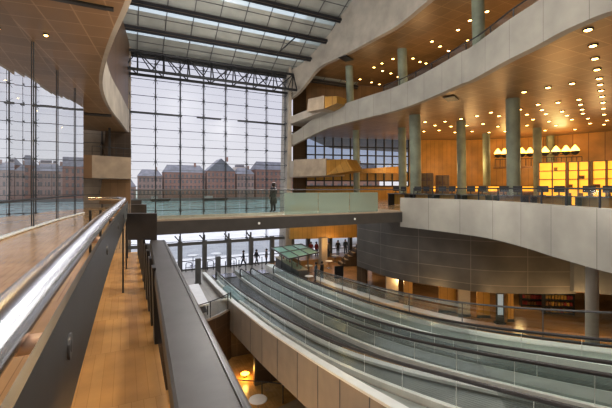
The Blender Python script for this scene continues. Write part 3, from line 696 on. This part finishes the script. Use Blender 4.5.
# =====================================================================
# lamps recessed in the soffits
# =====================================================================
proto = None
def downlight(px, py, z, label, group, s=1.):
    global proto
    p = G(px, py, z) if not isinstance(px, tuple) else Vector(px)
    if proto is None:
        proto = MB().lathe((0,0,-.05), [(.20,.05),(.20,0),(.15,0)], 14).build('downlight', 'dark_steel')
        bl = MB().lathe((0,0,-.075), [(.10,0),(.14,.02),(.14,.04)], 14).build('lens', 'bulb'); bl.parent = proto; o = proto
    else: o = copy_tree(proto)
    o.location = (p.x,p.y,z); o.scale = (s,s,1); tag(o, label, 'downlight', group)
zB = EYE+hB+.06; zA = EYE+hA+.06
LB = [(588,29),(593,45),(595,58),(597,69),(599,78),(600,84),(601,90),(602,96),(603,102),(603.5,108),(604,114),(572,83),(548,87),(524,91.5),(538,104),(542,109.5),(546,113.5),(558,102),(562,111),(567,115),(572,119),(579,99),(580.5,104),(582,109),(583,113),(588,118),(590,123),(491,112),(499,115.5),(477,115.5),(461,118.5),(445,121),(520,109),(527,114),(508,117),(533,119),(549,121),(435,125),(451,126),(467,125),(483,123.5),(498,126),(527,125),(556,125),(425,121.5),(414,127),(439,130),(472,131),(505,131),(545,130),(575,129),(607,120),(604,124),(424,131),(455,132),(489,132)]
for px, py in LB: downlight(px, py, zB, 'small glowing round downlight in the soffit above the reading level', 'downlights above the reading level')
LA = [(458,29.5),(432,41),(440,46),(448.5,50.5),(393,58.5),(403,53.5),(413,58),(420,61.5),(426,63),(374,67),(382,63),(382.5,70.5),(391,73),(398,76.5),(346.5,81),(371.5,82),(379.5,84),(360,86.5),(360,79),(352,75),(470,20),(476,30),(487,11),(468,40),(450,62)]
for px, py in LA: downlight(px, py, zA, 'small glowing round downlight in the soffit above the upper gallery', 'downlights above the upper gallery')
for px, py in ((5,79),(18,97),(37,110),(62,127),(46,34)): downlight(px, py, 13.7, 'small downlight in the left timber soffit', 'downlights in the left soffit', .42)

# =====================================================================
# reading level furniture
# =====================================================================
ZF = 7.05
# backlit bookcases along the right of the level
def bookcase(px0, px1, d0, d1, z1, label, back='shelf_glow', name='backlit_bookcase', group='backlit bookcases', fill=.35):
    a = D(px0, d0, ZF); b = D(px1, d1, ZF); w = (b-a).length; rz = math.atan2(b.y-a.y, b.x-a.x)
    t = empty(name, (a+b)/2, rz); tag(t, label, 'bookcase', group)
    h = z1-ZF; n = max(2, round(w/1.5))
    lpart(MB().box((0,.22,h/2), (w,.04,h)), 'back_panel', back, t)
    m = MB()
    for i in range(n+1): m.box((-w/2+w*i/n,0,h/2), (.09,.4,h))
    lpart(m, 'uprights', 'wood_brown', t)
    k = max(3, round(h/.8))
    for j in range(k+1): lpart(MB().box((0,0,h*j/k), (w,.38,.06)), 'shelf', 'wood_brown', t)
    m = MB()
    for i in range(n):
        for j in range(k):
            if random.random() < fill:
                for q in range(random.randint(2, 5)): m.box((-w/2+w*(i+.15)/n+q*.09,-.03,h*j/k+.17), (.06,.2,.26))
    o = lpart(m, 'books', 'book', t); o['kind'] = 'stuff'
bookcase(539, 566, 32, 31, 10.7, 'glowing yellow bookcase right of the thickest column, leftmost of three')
bookcase(568, 589, 31, 30, 10.7, 'glowing yellow bookcase with dark shelves, middle of three')
bookcase(592, 622, 30, 28.5, 10.7, 'glowing yellow bookcase cut by the edge of the photo')
bookcase(421, 433, 38, 37.6, 10.0, 'tall timber bookcase full of books at the left of the reading level', 'wood_gold', 'timber_bookcase', 'timber bookcases', .9)
bookcase(436, 449, 38.5, 38, 9.8, 'timber bookcase full of books, right of the tallest timber one', 'wood_gold', 'timber_bookcase', 'timber bookcases', .9)
# wall lamps high on the back wall
for k, (px, d) in enumerate(((498,46.5),(504.5,46.5),(522,45.5),(530,45.2),(545,44.2),(556,43.5),(566,43),(575,42.5))):
    p = D(px, d, 12.6); t = empty('wall_lamp', p, -.35); tag(t, 'warm uplight bowl glowing on the golden back wall', 'wall lamp', 'uplights on the golden back wall')
    lpart(MB().lathe((0,0,-.25), [(.12,0),(.35,.2),(.5,.45)], 14), 'bowl', 'dark_steel', t)
    lpart(MB().lathe((0,0,.12), [(.42,0),(.46,.22),(.25,.55),(.08,.8)], 14), 'glowing_shade', 'lamp_glow', t)
    lpart(MB().box((0,.4,-.1), (.08,.9,.08)), 'arm', 'dark_steel', t)
for px0, px1, d, lb in ((494,535,45,'dark gallery ledge below the left wall lamps'), (540,580,42.6,'dark gallery ledge below the right wall lamps')):
    a = D(px0, d, 0); b = D(px1, d-1.5, 0); t = empty('gallery_ledge', ((a.x+b.x)/2,(a.y+b.y)/2,10.9)); tag(t, lb, 'ledge')
    MB().bar((a.x,a.y,11.0), (b.x,b.y,11.0), .9, .2).build('slab', 'wood_brown', t)
    MB().tube([(a.x-.2,a.y-.3,12.0),(b.x-.2,b.y-.3,12.0)], .04, 6).build('handrail', 'dark_steel', t)
    m = MB()
    for k in range(9): q = a.lerp(b, k/8); m.bar((q.x-.2,q.y-.3,11.05), (q.x-.2,q.y-.3,12.0), .05)
    m.build('railing', 'dark_steel', t)
# long lit display strip on the back wall (low)
for px0, px1, lb in ((430,458,'low glowing cabinet left of the middle column'), (466,486,'low glowing cabinet between the distant columns'), (489,507,'low glowing cabinet left of the thickest column'), (520,536,'low glowing cabinet right of the thickest column')):
    a = D(px0, 41, 0); b = D(px1, 41, 0); w = (b-a).length; t = empty('display_cabinet', ((a.x+b.x)/2,(a.y+b.y)/2,ZF), -TH); tag(t, lb, 'cabinet')
    lpart(MB().box((0,0,.45), (w,.6,.9)), 'base', 'wood_brown', t); lpart(MB().box((0,.1,1.35), (w-.1,.25,.55)), 'light_box', 'shelf_glow', t); lpart(MB().box((0,0,1.68), (w,.6,.08)), 'top', 'wood_brown', t)
# desks
def desk_proto():
    t = empty('reading_desk')
    lpart(MB().box((0,0,.98), (1.9,.8,.06)), 'desk_top', 'grey_frame', t)
    lpart(MB().box((0,.36,.5), (1.8,.05,.9)), 'front_panel', 'wood_gold', t)
    for x in (-.88,.88): lpart(MB().box((x,0,.48), (.07,.7,.96)), 'leg', 'dark_steel', t)
    return t
def monitor_proto():
    t = empty('computer_monitor')
    lpart(MB().box((0,0,.02), (.26,.2,.03)).box((0,.03,.14), (.05,.04,.24)), 'stand', 'black', t)
    sc = lpart(MB().box((0,0,.38), (.56,.05,.36)), 'screen_case', 'black', t); lpart(MB().box((0,-.03,.38), (.5,.012,.3)), 'screen', 'blue_screen', sc)
    return t
def chair_proto():
    t = empty('reading_chair')
    lpart(MB().box((0,0,.46), (.44,.44,.05)), 'seat', 'black', t); lpart(MB().box((0,-.2,.78), (.42,.04,.36)), 'backrest', 'black', t)
    for x, y in ((-.18,-.18),(.18,-.18),(-.18,.18),(.18,.18)): lpart(MB().bar((x,y,0), (x,y,.44), .035), 'leg', 'chrome', t)
    return t
dk = mo = ch = None
for k in range(8):
    f = k/7; p = Vector((20.3+2.0*f, 23.6-15.6*f, ZF)); rz = -math.pi/2+.13
    o = dk = desk_proto() if dk is None else dk
    o = dk if k == 0 else copy_tree(dk)
    o.location = p; o.rotation_euler.z = rz; tag(o, 'dark topped reading desk with orange front behind the parapet', 'desk', 'reading desks behind the parapet')
    for e in (-.45,.45):
        if mo is None: mo = monitor_proto(); o = mo
        else: o = copy_tree(mo)
        o.location = (p.x+.05,p.y+e,ZF+1.01); o.rotation_euler.z = rz+.3*e+math.pi; tag(o, 'black computer monitor standing on a reading desk', 'monitor', 'monitors on the reading desks')
    if ch is None: ch = chair_proto(); o = ch
    else: o = copy_tree(ch)
    o.location = (p.x+.85,p.y,ZF); o.rotation_euler.z = rz+math.pi; tag(o, 'black chair with steel legs drawn up to a reading desk', 'chair', 'chairs at the reading desks')

# =====================================================================
# ground floor things
# =====================================================================
# cafe kiosk
cs = [G(271.5,248,2.35), G(301,244,2.35), G(319,252.6,2.35), G(289,259,2.35)]
kx = sum((c for c in cs), Vector())/4
t = empty('cafe_canopy', (kx.x,kx.y,0)); tag(t, 'green glass canopy on steel posts over the cafe bar', 'canopy')
MB().hexa([c-Vector((0,0,.04)) for c in cs], cs).build('glass_roof', 'canopy_glass', t)
m = MB()
for i in range(4): m.bar(cs[i], cs[(i+1) % 4], .1, .1)
for f in (.33,.66): m.bar(cs[0].lerp(cs[1], f), cs[3].lerp(cs[2], f), .08, .1)
m.bar(cs[0].lerp(cs[3], .5), cs[1].lerp(cs[2], .5), .08, .1); m.build('frame', 'grey_frame', t)
for c in cs: q = c.lerp(kx, .45); MB().tube([(q.x,q.y,0),(q.x,q.y,2.3)], .06).build('post', 'grey_frame', t)
t = empty('cafe_bar', (14.9,33,0)); tag(t, 'dark cafe bar counter under the green canopy', 'counter')
a = G(274,267,0); b = G(297,283,0); dv = (b-a).normalized(); nv = Vector((-dv.y, dv.x, 0)); nv = nv if nv.x > 0 else -nv
a = a+nv*.1+Vector((.08,0,0)); b = b+nv*.1+Vector((.08,0,0))
MB().hexa([a,b,b+nv*.8,a+nv*.8], [p+Vector((0,0,1.05)) for p in (a,b,b+nv*.8,a+nv*.8)]).build('counter_base', 'grey_frame', t)
MB().hexa([p+Vector((0,0,1.05)) for p in (a-nv*.1,b-nv*.1,b+nv*.9,a+nv*.9)], [p+Vector((0,0,1.12)) for p in (a-nv*.1,b-nv*.1,b+nv*.9,a+nv*.9)]).build('counter_top', 'concrete_fawn', t)
for k in range(7):
    q = a.lerp(b, (k+.5)/7)+nv*.4; o = MB().lathe((0,0,0), [(.05,0),(.06,.12),(.05,.2),(.02,.26),(.02,.32)], 10).build('bottle', 'cloth_red' if k % 2 else 'column_grey'); o.location = (q.x,q.y,1.12); tag(o, 'small bottle standing on the cafe bar counter', 'bottle', 'bottles on the cafe bar')
# timber hanging wall above, pier, tiered seats
a = onY(290,232,36.5); b = onY(357,232,34.5)
st(MB().prism([(17.3,36.2),(27.5,36.2),(27.5,38.7),(17.3,38.7)], 0, .5).build('floor_platform', 'floor_tan'), 'low timber platform behind the cafe', 'platform')
st(MB().hexa([(a.x,a.y,2.9),(b.x,b.y,2.9),(b.x,b.y+.4,2.9),(a.x,a.y+.4,2.9)], [(a.x,a.y,6.6),(b.x,b.y,6.6),(b.x,b.y+.4,6.6),(a.x,a.y+.4,6.6)]).build('wall_timber', 'wood_gold'), 'orange timber hanging wall behind the bridge', 'wall')
p = onY(323,250,35.6); st(MB().box((p.x,35.6,1.5), (.75,.7,3.0)).build('column_square', 'concrete_fawn'), 'square fawn column beside the tiered seats', 'column')
p = G(341,266,0); t = empty('tiered_seats', (p.x,p.y,0), -.25); tag(t, 'brown timber tiered seats rising to the right of the square column', 'seating')
for k in range(7): lpart(MB().box((.2+k*.42,.3,.18*(k+1)), (.46,1.5,.36*(k+1)-.06)), 'seat_step', 'pit_stone', t); lpart(MB().box((.12+k*.42,.3,.36*(k+1)-.0), (.26,1.5,.05)), 'tread', 'concrete_fawn', t)
m = MB(); m.tube([(.1,-.5,1.0),(3.0,-.5,3.3)], .035, 6); m.bar((.1,-.5,0), (.1,-.5,1.0), .05); m.bar((1.6,-.5,.9), (1.6,-.5,2.15), .05); lpart(m, 'railing', 'black', t)
p = G(339,284,0); t = empty('sign_board', (p.x,p.y,0), -.1); tag(t, 'plain black sign board standing on the tan floor', 'sign board')
lpart(MB().box((0,0,1.05), (.85,.06,1.1)), 'board', 'black', t); lpart(MB().box((-.3,.03,.25), (.05,.05,.5)).box((.3,.03,.25), (.05,.05,.5)).box((0,.05,.02), (.8,.4,.04)), 'stand', 'dark_steel', t)
# cafe tables
tb0 = None
for k, (px, py) in enumerate(((309,273),(329,268),(335,262),(309,284.5))):
    if tb0 is None:
        tb0 = empty('cafe_table'); lpart(MB().lathe((0,0,.72), [(.38,0),(.4,.02),(.38,.04)], 18), 'table_top', 'white', tb0); lpart(MB().tube([(0,0,0),(0,0,.72)], .035), 'stem', 'chrome', tb0); lpart(MB().lathe((0,0,0), [(.25,0),(.25,.02),(.05,.05)], 16), 'foot', 'chrome', tb0); o = tb0
    else: o = copy_tree(tb0)
    o.location = G(px, py, 0); tag(o, 'small round white cafe table near the green canopy', 'table', 'cafe tables')
# pillars
for px, py, yt, lb in ((198,284,259,'dark grey square pillar behind the long white table'), (218,275.5,257,'dark grey square pillar right of the long white table, nearer the glass')):
    p = G(px, py, 0); d = (EYE)*F/(py-CY); h = EYE-(yt-CY)*d/F
    o = tag(MB().box((0,0,h/2), (.42,.42,h)).box((0,0,.05), (.5,.5,.1)).box((0,0,h+.02), (.46,.46,.04)).build('information_pillar', 'grey_frame'), lb, 'pillar'); o.location = (p.x,p.y,0)
# white tall tables outside
for px, py, lb in ((193,273.5-9,'white topped standing table outside, behind the left pillar'), (216,271-10,'white topped standing table outside, behind the right pillar')):
    p = G(px, py, 0); p = p*(41.5/p.y); t = empty('standing_table', (p.x,p.y,-.05)); tag(t, lb, 'table')
    lpart(MB().lathe((0,0,1.1), [(.6,0),(.62,.05),(.55,.08)], 18), 'table_top', 'white', t); lpart(MB().tube([(0,0,0),(0,0,1.1)], .06), 'stem', 'chrome', t); lpart(MB().lathe((0,0,0), [(.35,0),(.35,.03),(.06,.06)], 16), 'foot', 'chrome', t)
# hoop barriers
hp = None
for px, py in ((189,271),(210.5,268.5),(233.5,265.5),(172,273)):
    p = G(px, py, 0); p = p*min(1, 38.4/p.y)
    if hp is None:
        hp = MB().tube(cr([(-.3,0,0),(-.3,0,.6),(-.28,0,.85),(-.2,0,.93),(.2,0,.93),(.28,0,.85),(.3,0,.6),(.3,0,0)], 3), .035, 8).bar((-.3,0,.45), (.3,0,.45), .03).build('hoop_barrier', 'black'); o = hp
    else: o = hp.copy(); COL.objects.link(o)
    o.location = (p.x,p.y,0); tag(o, 'black steel hoop barrier standing before the glass front', 'barrier', 'hoop barriers')
# stanchions at the foot of the travelators
sp = None
for px, py in ((206,283),(216,281),(225.5,279),(234,277),(239,274),(246,272),(252,274),(262,271)):
    p = onY(px, py, 36.1 if px < 240 else 36.6); p.z = 0
    if sp is None: sp = MB().tube([(0,0,0),(0,0,1.15)], .04).lathe((0,0,0), [(.12,0),(.12,.03)], 12).lathe((0,0,1.15), [(.06,0),(.06,.05)], 10).build('stanchion', 'rod_steel'); o = sp
    else: o = sp.copy(); COL.objects.link(o)
    o.location = (p.x,p.y,0); tag(o, 'slim steel stanchion at the foot of the travelators', 'stanchion', 'stanchions')
# long white table
a = G(188.5,285,.8); b = G(198.6,283.5,.8); c = G(209,304,.8); dd = G(198.5,305.5,.8)
t = empty('long_table', ((a.x+c.x)/2,(a.y+c.y)/2,0)); tag(t, 'long white display table beside the pit edge', 'table')
MB().hexa([p-Vector((0,0,.1)) for p in (a,b,c,dd)], [a,b,c,dd]).build('table_top', 'white', t)
for p in (a,b,c,dd): q = p.lerp((a+b+c+dd)/4, .12); MB().bar((q.x,q.y,0), (q.x,q.y,.7), .07).build('leg', 'dark_steel', t)
q0, q1 = (a+b)/2, (c+dd)/2; MB().bar((q0.x,q0.y,.3), (q1.x,q1.y,.3), .5, .04).build('lower_shelf', 'dark_steel', t)
# pale slab in the landing
a = G(223,287,.5); b = G(231,283,.5); c = G(246,297,.5); dd = G(238,300,.5)
MB().hexa([Vector((p.x,p.y,.3)) for p in (a,b,c,dd)], [a,b,c,dd]).build('landing_plate', 'sky_glass', trav[0])
# pit guard and pit things
pg = [Vector((x,y+.12,0)) for x, y in cr(pitY, 3)]
rail_line(pg, 1.05, 0, 1.4, 'pit_guard', 'glass guard along the curved pit edge', 'guard rail', 'rail_glass')
hr = [G(230,379,-2.5), G(245,380.5,-2.5), G(262,381.5,-2.5), G(276,383,-2.5), G(283,384,-2.5)]
rail_line(hr, -2.5, -3.6, 1.2, 'lower_railing', 'steel and glass railing on the lower level beside the stair', 'railing', 'rail_glass')
p = G(245,373.5,-3.4); t = empty('floor_spotlight', (p.x,p.y,-3.6)); tag(t, 'small orange glowing spotlight on the lower level', 'spotlight')
MB().lathe((p.x,p.y,-3.6), [(.14,0),(.14,.08),(.06,.1)], 12).build('base', 'black', t); MB().lathe((p.x,p.y,-3.48), [(.05,0),(.22,.03),(.28,.08),(.2,.13),(.05,.15)], 14).build('glowing_lens', 'spot_orange', t)
p = G(258,399,-2.85); t = empty('round_table', (p.x,p.y,-3.6)); tag(t, 'round white table on the lower level', 'table')
lpart(MB().lathe((0,0,.7), [(.46,0),(.5,.02),(.48,.05)], 22), 'table_top', 'white', t); lpart(MB().tube([(0,0,0),(0,0,.7)], .04), 'stem', 'chrome', t); lpart(MB().lathe((0,0,0), [(.28,0),(.28,.03),(.05,.06)], 16), 'foot', 'chrome', t)
p = G(295,408,-3.0); t = empty('staircase', (p.x+.35,p.y-.3,-3.6), .25); tag(t, 'short dark stair with pale treads below the travelator cladding', 'stairs')
for k in range(7): lpart(MB().box((.1,1.4-k*.3,.14*(k+1)), (1.7,.32,.05)).box((.1,1.55-k*.3,.14*(k+1)-.07), (1.7,.03,.14), 0, 1), 'step', ['concrete_fawn','black'], t)
for x in (-.78,.98): lpart(MB().bar((x,1.6,.06), (x,-.6,1.05), .06, .2), 'stringer', 'black', t)

# =====================================================================
# people
# =====================================================================
def body(name, joints, edges, mats, assign):
    """one continuous skinned figure; returns a plain mesh object"""
    me = bpy.data.meshes.new(name); keys = list(joints); me.from_pydata([joints[k][0] for k in keys], [(keys.index(a), keys.index(b)) for a, b in edges], [])
    o = bpy.data.objects.new(name, me); COL.objects.link(o)
    sk = o.modifiers.new('s', 'SKIN'); sk.branch_smoothing = .4
    if not me.skin_vertices: me.attributes  # layer is made with the modifier in the UI only
    import bmesh
    bm = bmesh.new(); bm.from_mesh(me); lay = bm.verts.layers.skin.verify(); bm.verts.ensure_lookup_table()
    for i, k in enumerate(keys):
        r = joints[k][1]; g_ = 1.0 if len(k) == 3 and k[0] in 'fgt' and k not in ('toel','toer') else 1.32
        r = tuple(q*g_ for q in r) if isinstance(r, tuple) else r*g_; bm.verts[i][lay].radius = r if isinstance(r, tuple) else (r, r); bm.verts[i][lay].use_root = (k == 'pelvis')
    bm.to_mesh(me); bm.free()
    ss = o.modifiers.new('u', 'SUBSURF'); ss.levels = 1; ss.render_levels = 1
    dg = bpy.context.evaluated_depsgraph_get(); dg.update()
    nm = bpy.data.meshes.new_from_object(o.evaluated_get(dg)); o.modifiers.clear(); o.data = nm; bpy.data.meshes.remove(me)
    nm.materials.clear()
    for m_ in mats: nm.materials.append(M[m_])
    for p in nm.polygons: p.material_index = assign(p.center); p.use_smooth = True
    return o
def person(loc, rz, label, top, legs, hair='hair_dark', pose='stand', coat=False, h=1.76, group=None, bag=False):
    k = h/1.75; sw = {'stand': (.04,-.03), 'walk': (.28,-.26)}[pose]; arm = {'stand': (.03,.03), 'walk': (-.18,.2)}[pose]
    J = {'pelvis': ((0,0,.96),(.15,.11)), 'waist': ((0,.0,1.12),(.135,.10)), 'chest': ((0,.0,1.32),(.165,.115)), 'neckb': ((0,.0,1.47),(.075,.07)), 'neck': ((0,.01,1.53),.055), 'head': ((0,.03,1.63),(.085,.1)), 'crown': ((0,.015,1.70),(.07,.085)), 'nose': ((0,.13,1.625),.016)}
    E = [('pelvis','waist'),('waist','chest'),('chest','neckb'),('neckb','neck'),('neck','head'),('head','crown'),('head','nose')]
    for s, n, f, a in ((-1,'l',sw[0],arm[0]),(1,'r',sw[1],arm[1])):
        J['hip'+n] = ((.09*s,0,.90),.095); J['knee'+n] = ((.10*s,f*.55+.03,.50),.062); J['ank'+n] = ((.105*s,f-.02*(pose=='walk'),.09 if f >= 0 or pose == 'stand' else .14),.042); J['toe'+n] = ((.115*s,f+.16,.035),.035)
        J['sho'+n] = ((.19*s,0,1.43),.062); J['elb'+n] = ((.245*s,a*.4-.02,1.16),.045); J['wri'+n] = ((.25*s,a+.05,.93),.03); J['palm'+n] = ((.25*s,a+.07,.86),(.035,.02))
        E += [('pelvis','hip'+n),('hip'+n,'knee'+n),('knee'+n,'ank'+n),('ank'+n,'toe'+n),('chest','sho'+n),('sho'+n,'elb'+n),('elb'+n,'wri'+n),('wri'+n,'palm'+n)]
        for q, (dy, L) in enumerate(((.03,.07),(.01,.085),(-.01,.08),(-.03,.065))):
            J['f%d'%q+n] = ((.245*s,a+.075+dy,.83-L*.5),.009); J['g%d'%q+n] = ((.232*s,a+.08+dy,.83-L),.008); E += [('palm'+n,'f%d'%q+n),('f%d'%q+n,'g%d'%q+n)]
        J['th'+n] = ((.235*s,a+.125,.855),.010); E += [('palm'+n,'th'+n)]
    def asg(c):
        if c.z > 1.49 or (c.z < .91 and abs(c.x) > .2): return 0
        if c.z < .1: return 3
        return 1 if c.z > .93 or (abs(c.x) > .19 and c.z > .9) else 2
    o = body('person', J, E, ['skin', top, legs, 'black'], asg)
    o.location = loc; o.rotation_euler.z = rz; o.scale = (k,k,k); tag(o, label, 'person', group)
    lpart(MB().lathe((0,0,1.55), [(.055,-.06 if coat else .02),(.10,.02),(.115,.1),(.105,.165),(.06,.205),(.01,.215)], 14), 'hair', hair, o).location = (0,-.012,0)
    if coat:
        lpart(MB().lathe((0,0,0), [(.24,.52),(.235,.6),(.215,.8),(.19,.98),(.165,1.13),(.19,1.3),(.17,1.42),(.08,1.49)], 18), 'coat', top, o).scale = (1.02,.78,1)
        m = MB()
        for s, a in ((-1,arm[0]),(1,arm[1])): m.tube([(.17*s,0,1.43),(.21*s,0,1.38),(.25*s,a*.4-.02,1.16),(.255*s,a+.045,.94)], [.06,.075,.062,.05], 10)
        lpart(m, 'sleeves', top, o)
    if bag: lpart(MB().hexa([(.26,-.12,.75),(.36,-.12,.75),(.36,.16,.75),(.26,.16,.75)], [(.27,-.08,1.0),(.34,-.08,1.0),(.34,.12,1.0),(.27,.12,1.0)]), 'bag', 'black', o)
    return o
pb = G(273.5,212,7.03); person((pb.x,pb.y,7.03), .55, 'person in a long black coat standing on the bridge looking out', 'coat_black', 'coat_black', coat=True, h=1.8)
for px, py, lb, top, lg, ps, r in ((243.5,263,'person in black walking alone before the glass front', 'coat_black','cloth_denim','walk',1.2),
    (256.5,262,'person in dark jacket at the left of the pair by the glass front', 'coat_black','cloth_grey','walk',-1.4), (266.5,261.5,'person in grey at the right of the pair by the glass front', 'cloth_grey','cloth_denim','stand',1.5),
    (316,281.5,'person in blue standing beside the cafe bar', 'cloth_blue','cloth_denim','stand',.8), (322,280.5,'person in black standing right of the one in blue at the cafe', 'coat_black','coat_black','stand',.6)):
    p = G(px, py, 0)
    if p.y > 38.3: p = p*(38.3/p.y)
    person((p.x,p.y,0), r, lb, top, lg, pose=ps)
for px, Y, z, lb, top, r in ((311,37.6,0,'person in red behind the green canopy, left of two','cloth_red',2.6), (316.5,37.4,0,'person in dark red behind the green canopy, right of two','cloth_red',3.4),
    (329.5,36.6,0,'person in grey right of the square column','cloth_grey',2.), (338,37.3,0,'person in black left of the tiered seats','coat_black',2.5), (345.5,37.6,.0,'person in dark blue behind the tiered seats','cloth_blue',3.)):
    p = onY(px, 250, Y); person((p.x,max(Y,36.8),.5), r, lb, top, 'cloth_denim')

# =====================================================================
# light
# =====================================================================
w = bpy.data.worlds.new('sky'); bpy.context.scene.world = w; w.use_nodes = True; nt = w.node_tree; bg = nt.nodes['Background']
tc = nt.nodes.new('ShaderNodeTexCoord'); sx = nt.nodes.new('ShaderNodeSeparateXYZ'); lk(nt, tc.outputs['Generated'], sx.inputs[0])
n = nt.nodes.new('ShaderNodeTexNoise'); n.inputs['Scale'].default_value = 3; n.inputs['Detail'].default_value = 5; lk(nt, tc.outputs['Generated'], n.inputs['Vector'])
ma = nt.nodes.new('ShaderNodeMath'); ma.operation = 'MULTIPLY_ADD'; ma.inputs[1].default_value = .25; lk(nt, n.outputs['Fac'], ma.inputs[0]); lk(nt, sx.outputs['Z'], ma.inputs[2])
c = ramp(nt, ma.outputs[0], [(.05,(.86,.85,.87)),(.3,(.72,.715,.79)),(.6,(.60,.61,.71)),(.9,(.62,.65,.75))])
lk(nt, c, bg.inputs['Color']); bg.inputs['Strength'].default_value = 1.0

def area(name, loc, rot, sx_, sy_, e, col):
    l = bpy.data.lights.new(name, 'AREA'); l.shape = 'RECTANGLE'; l.size = sx_; l.size_y = sy_; l.energy = e; l.color = col
    o = bpy.data.objects.new(name, l); COL.objects.link(o); o.location = loc; o.rotation_euler = rot; return o
def point(name, loc, e, col, r=.5):
    l = bpy.data.lights.new(name, 'POINT'); l.energy = e; l.color = col; l.shadow_soft_size = r
    o = bpy.data.objects.new(name, l); COL.objects.link(o); o.location = loc; return o
sl = bpy.data.lights.new('overcast_sun', 'SUN'); sl.energy = 2.4; sl.angle = math.radians(40); sl.color = (.93,.95,1)
so = bpy.data.objects.new('overcast_sun', sl); COL.objects.link(so); so.rotation_euler = (math.radians(-33), 0, math.radians(-12))
for x, y, z, e in ((12.2,13,9,260),(11.3,5.5,9.5,220),(2,-4,13,450),(9.5,22,9.5,260),(10,12,10,260),(5,6,20,1500),(9,16,21,1500),(7,27,19.5,1300),(11,33,16,700),(10,3,15,700),(3,12,12,350),(9,24,11,450)): point('hall_fill', (x,y,z), e, (1,.97,.93), .6)
warm = (1,.71,.35)
for px, d, z, e in ((600,18,11,180),(560,28,10.5,260),(500,32,10.5,260),(450,38,10.5,300),(400,42,11,200),(600,36,11,450),(545,42,11,400),(470,44,11.5,350),(420,45,11,250),(560,41.5,13.4,260),(508,44,13.4,220)):
    p = D(px, d, z); point('reading_lamp', p, e, warm, .8)
for px, d, z, e in ((470,30,18,260),(420,36,18,260),(370,42,18,200),(540,26,18,260)):
    p = D(px, d, z); point('gallery_lamp', p, e, warm, .8)
for px, d, e in ((400,27,110),(450,25.5,110),(520,26,50),(600,20,160),(570,18.5,160),(430,22.5,90),(500,20.5,90)):
    p = D(px, d, 1.7); point('shop_lamp', p, e, warm, .3)
point('hall_lamp', (20,34,2.6), 90, warm, .5); point('hall_lamp', (18,30,4.5), 160, warm, .5); point('hall_lamp', (22,30,4.5), 160, warm, .5)
point('left_lamp_and_fill', (-7,10,11), 220, warm, .4); point('left_lamp_and_fill', (-7,22,11), 220, warm, .4); point('left_lamp_and_fill', (-1.4,7,11.5), 160, warm, .3); point('left_lamp_and_fill', (.3,.5,11.8), 170, (1,.86,.66), .3)  # the last light is an added fill that brightens the oak strip
p = G(245,370,-3.0); point('pit_lamp_and_fill', p, 60, (1,.55,.15), .2); point('pit_lamp_and_fill', (2.2,17,-.6), 170, warm, .3); point('pit_lamp_and_fill', (2.5,11,-.6), 150, warm, .3); point('pit_lamp_and_fill', (5.2,12.5,-1.6), 50, warm, .2)  # the last light is an added fill for the dark stair

# =====================================================================
# camera
# =====================================================================
cam = bpy.data.cameras.new('camera'); co = bpy.data.objects.new('camera', cam); COL.objects.link(co)
cam.sensor_fit = 'HORIZONTAL'; cam.sensor_width = 36; cam.lens = 36*F/612; cam.clip_start = .02; cam.clip_end = 3000
cam.shift_y = -(204-CY)/612
co.location = (0,0,EYE); co.rotation_euler = (math.pi/2, 0, -TH)
sc = bpy.context.scene; sc.camera = co
sc.view_settings.view_transform = 'Standard'; sc.view_settings.look = 'None'; sc.view_settings.exposure = 0
try:
    vs = sc.view_settings; vs.use_curve_mapping = True; cm = vs.curve_mapping; cv = cm.curves[3]
    cv.points.new(.22, .175); cv.points.new(.7, .73); cm.update()
except Exception: pass
sc.cycles.use_denoising = True; sc.cycles.transparent_max_bounces = 24; sc.cycles.max_bounces = 8; sc.cycles.sample_clamp_indirect = 4
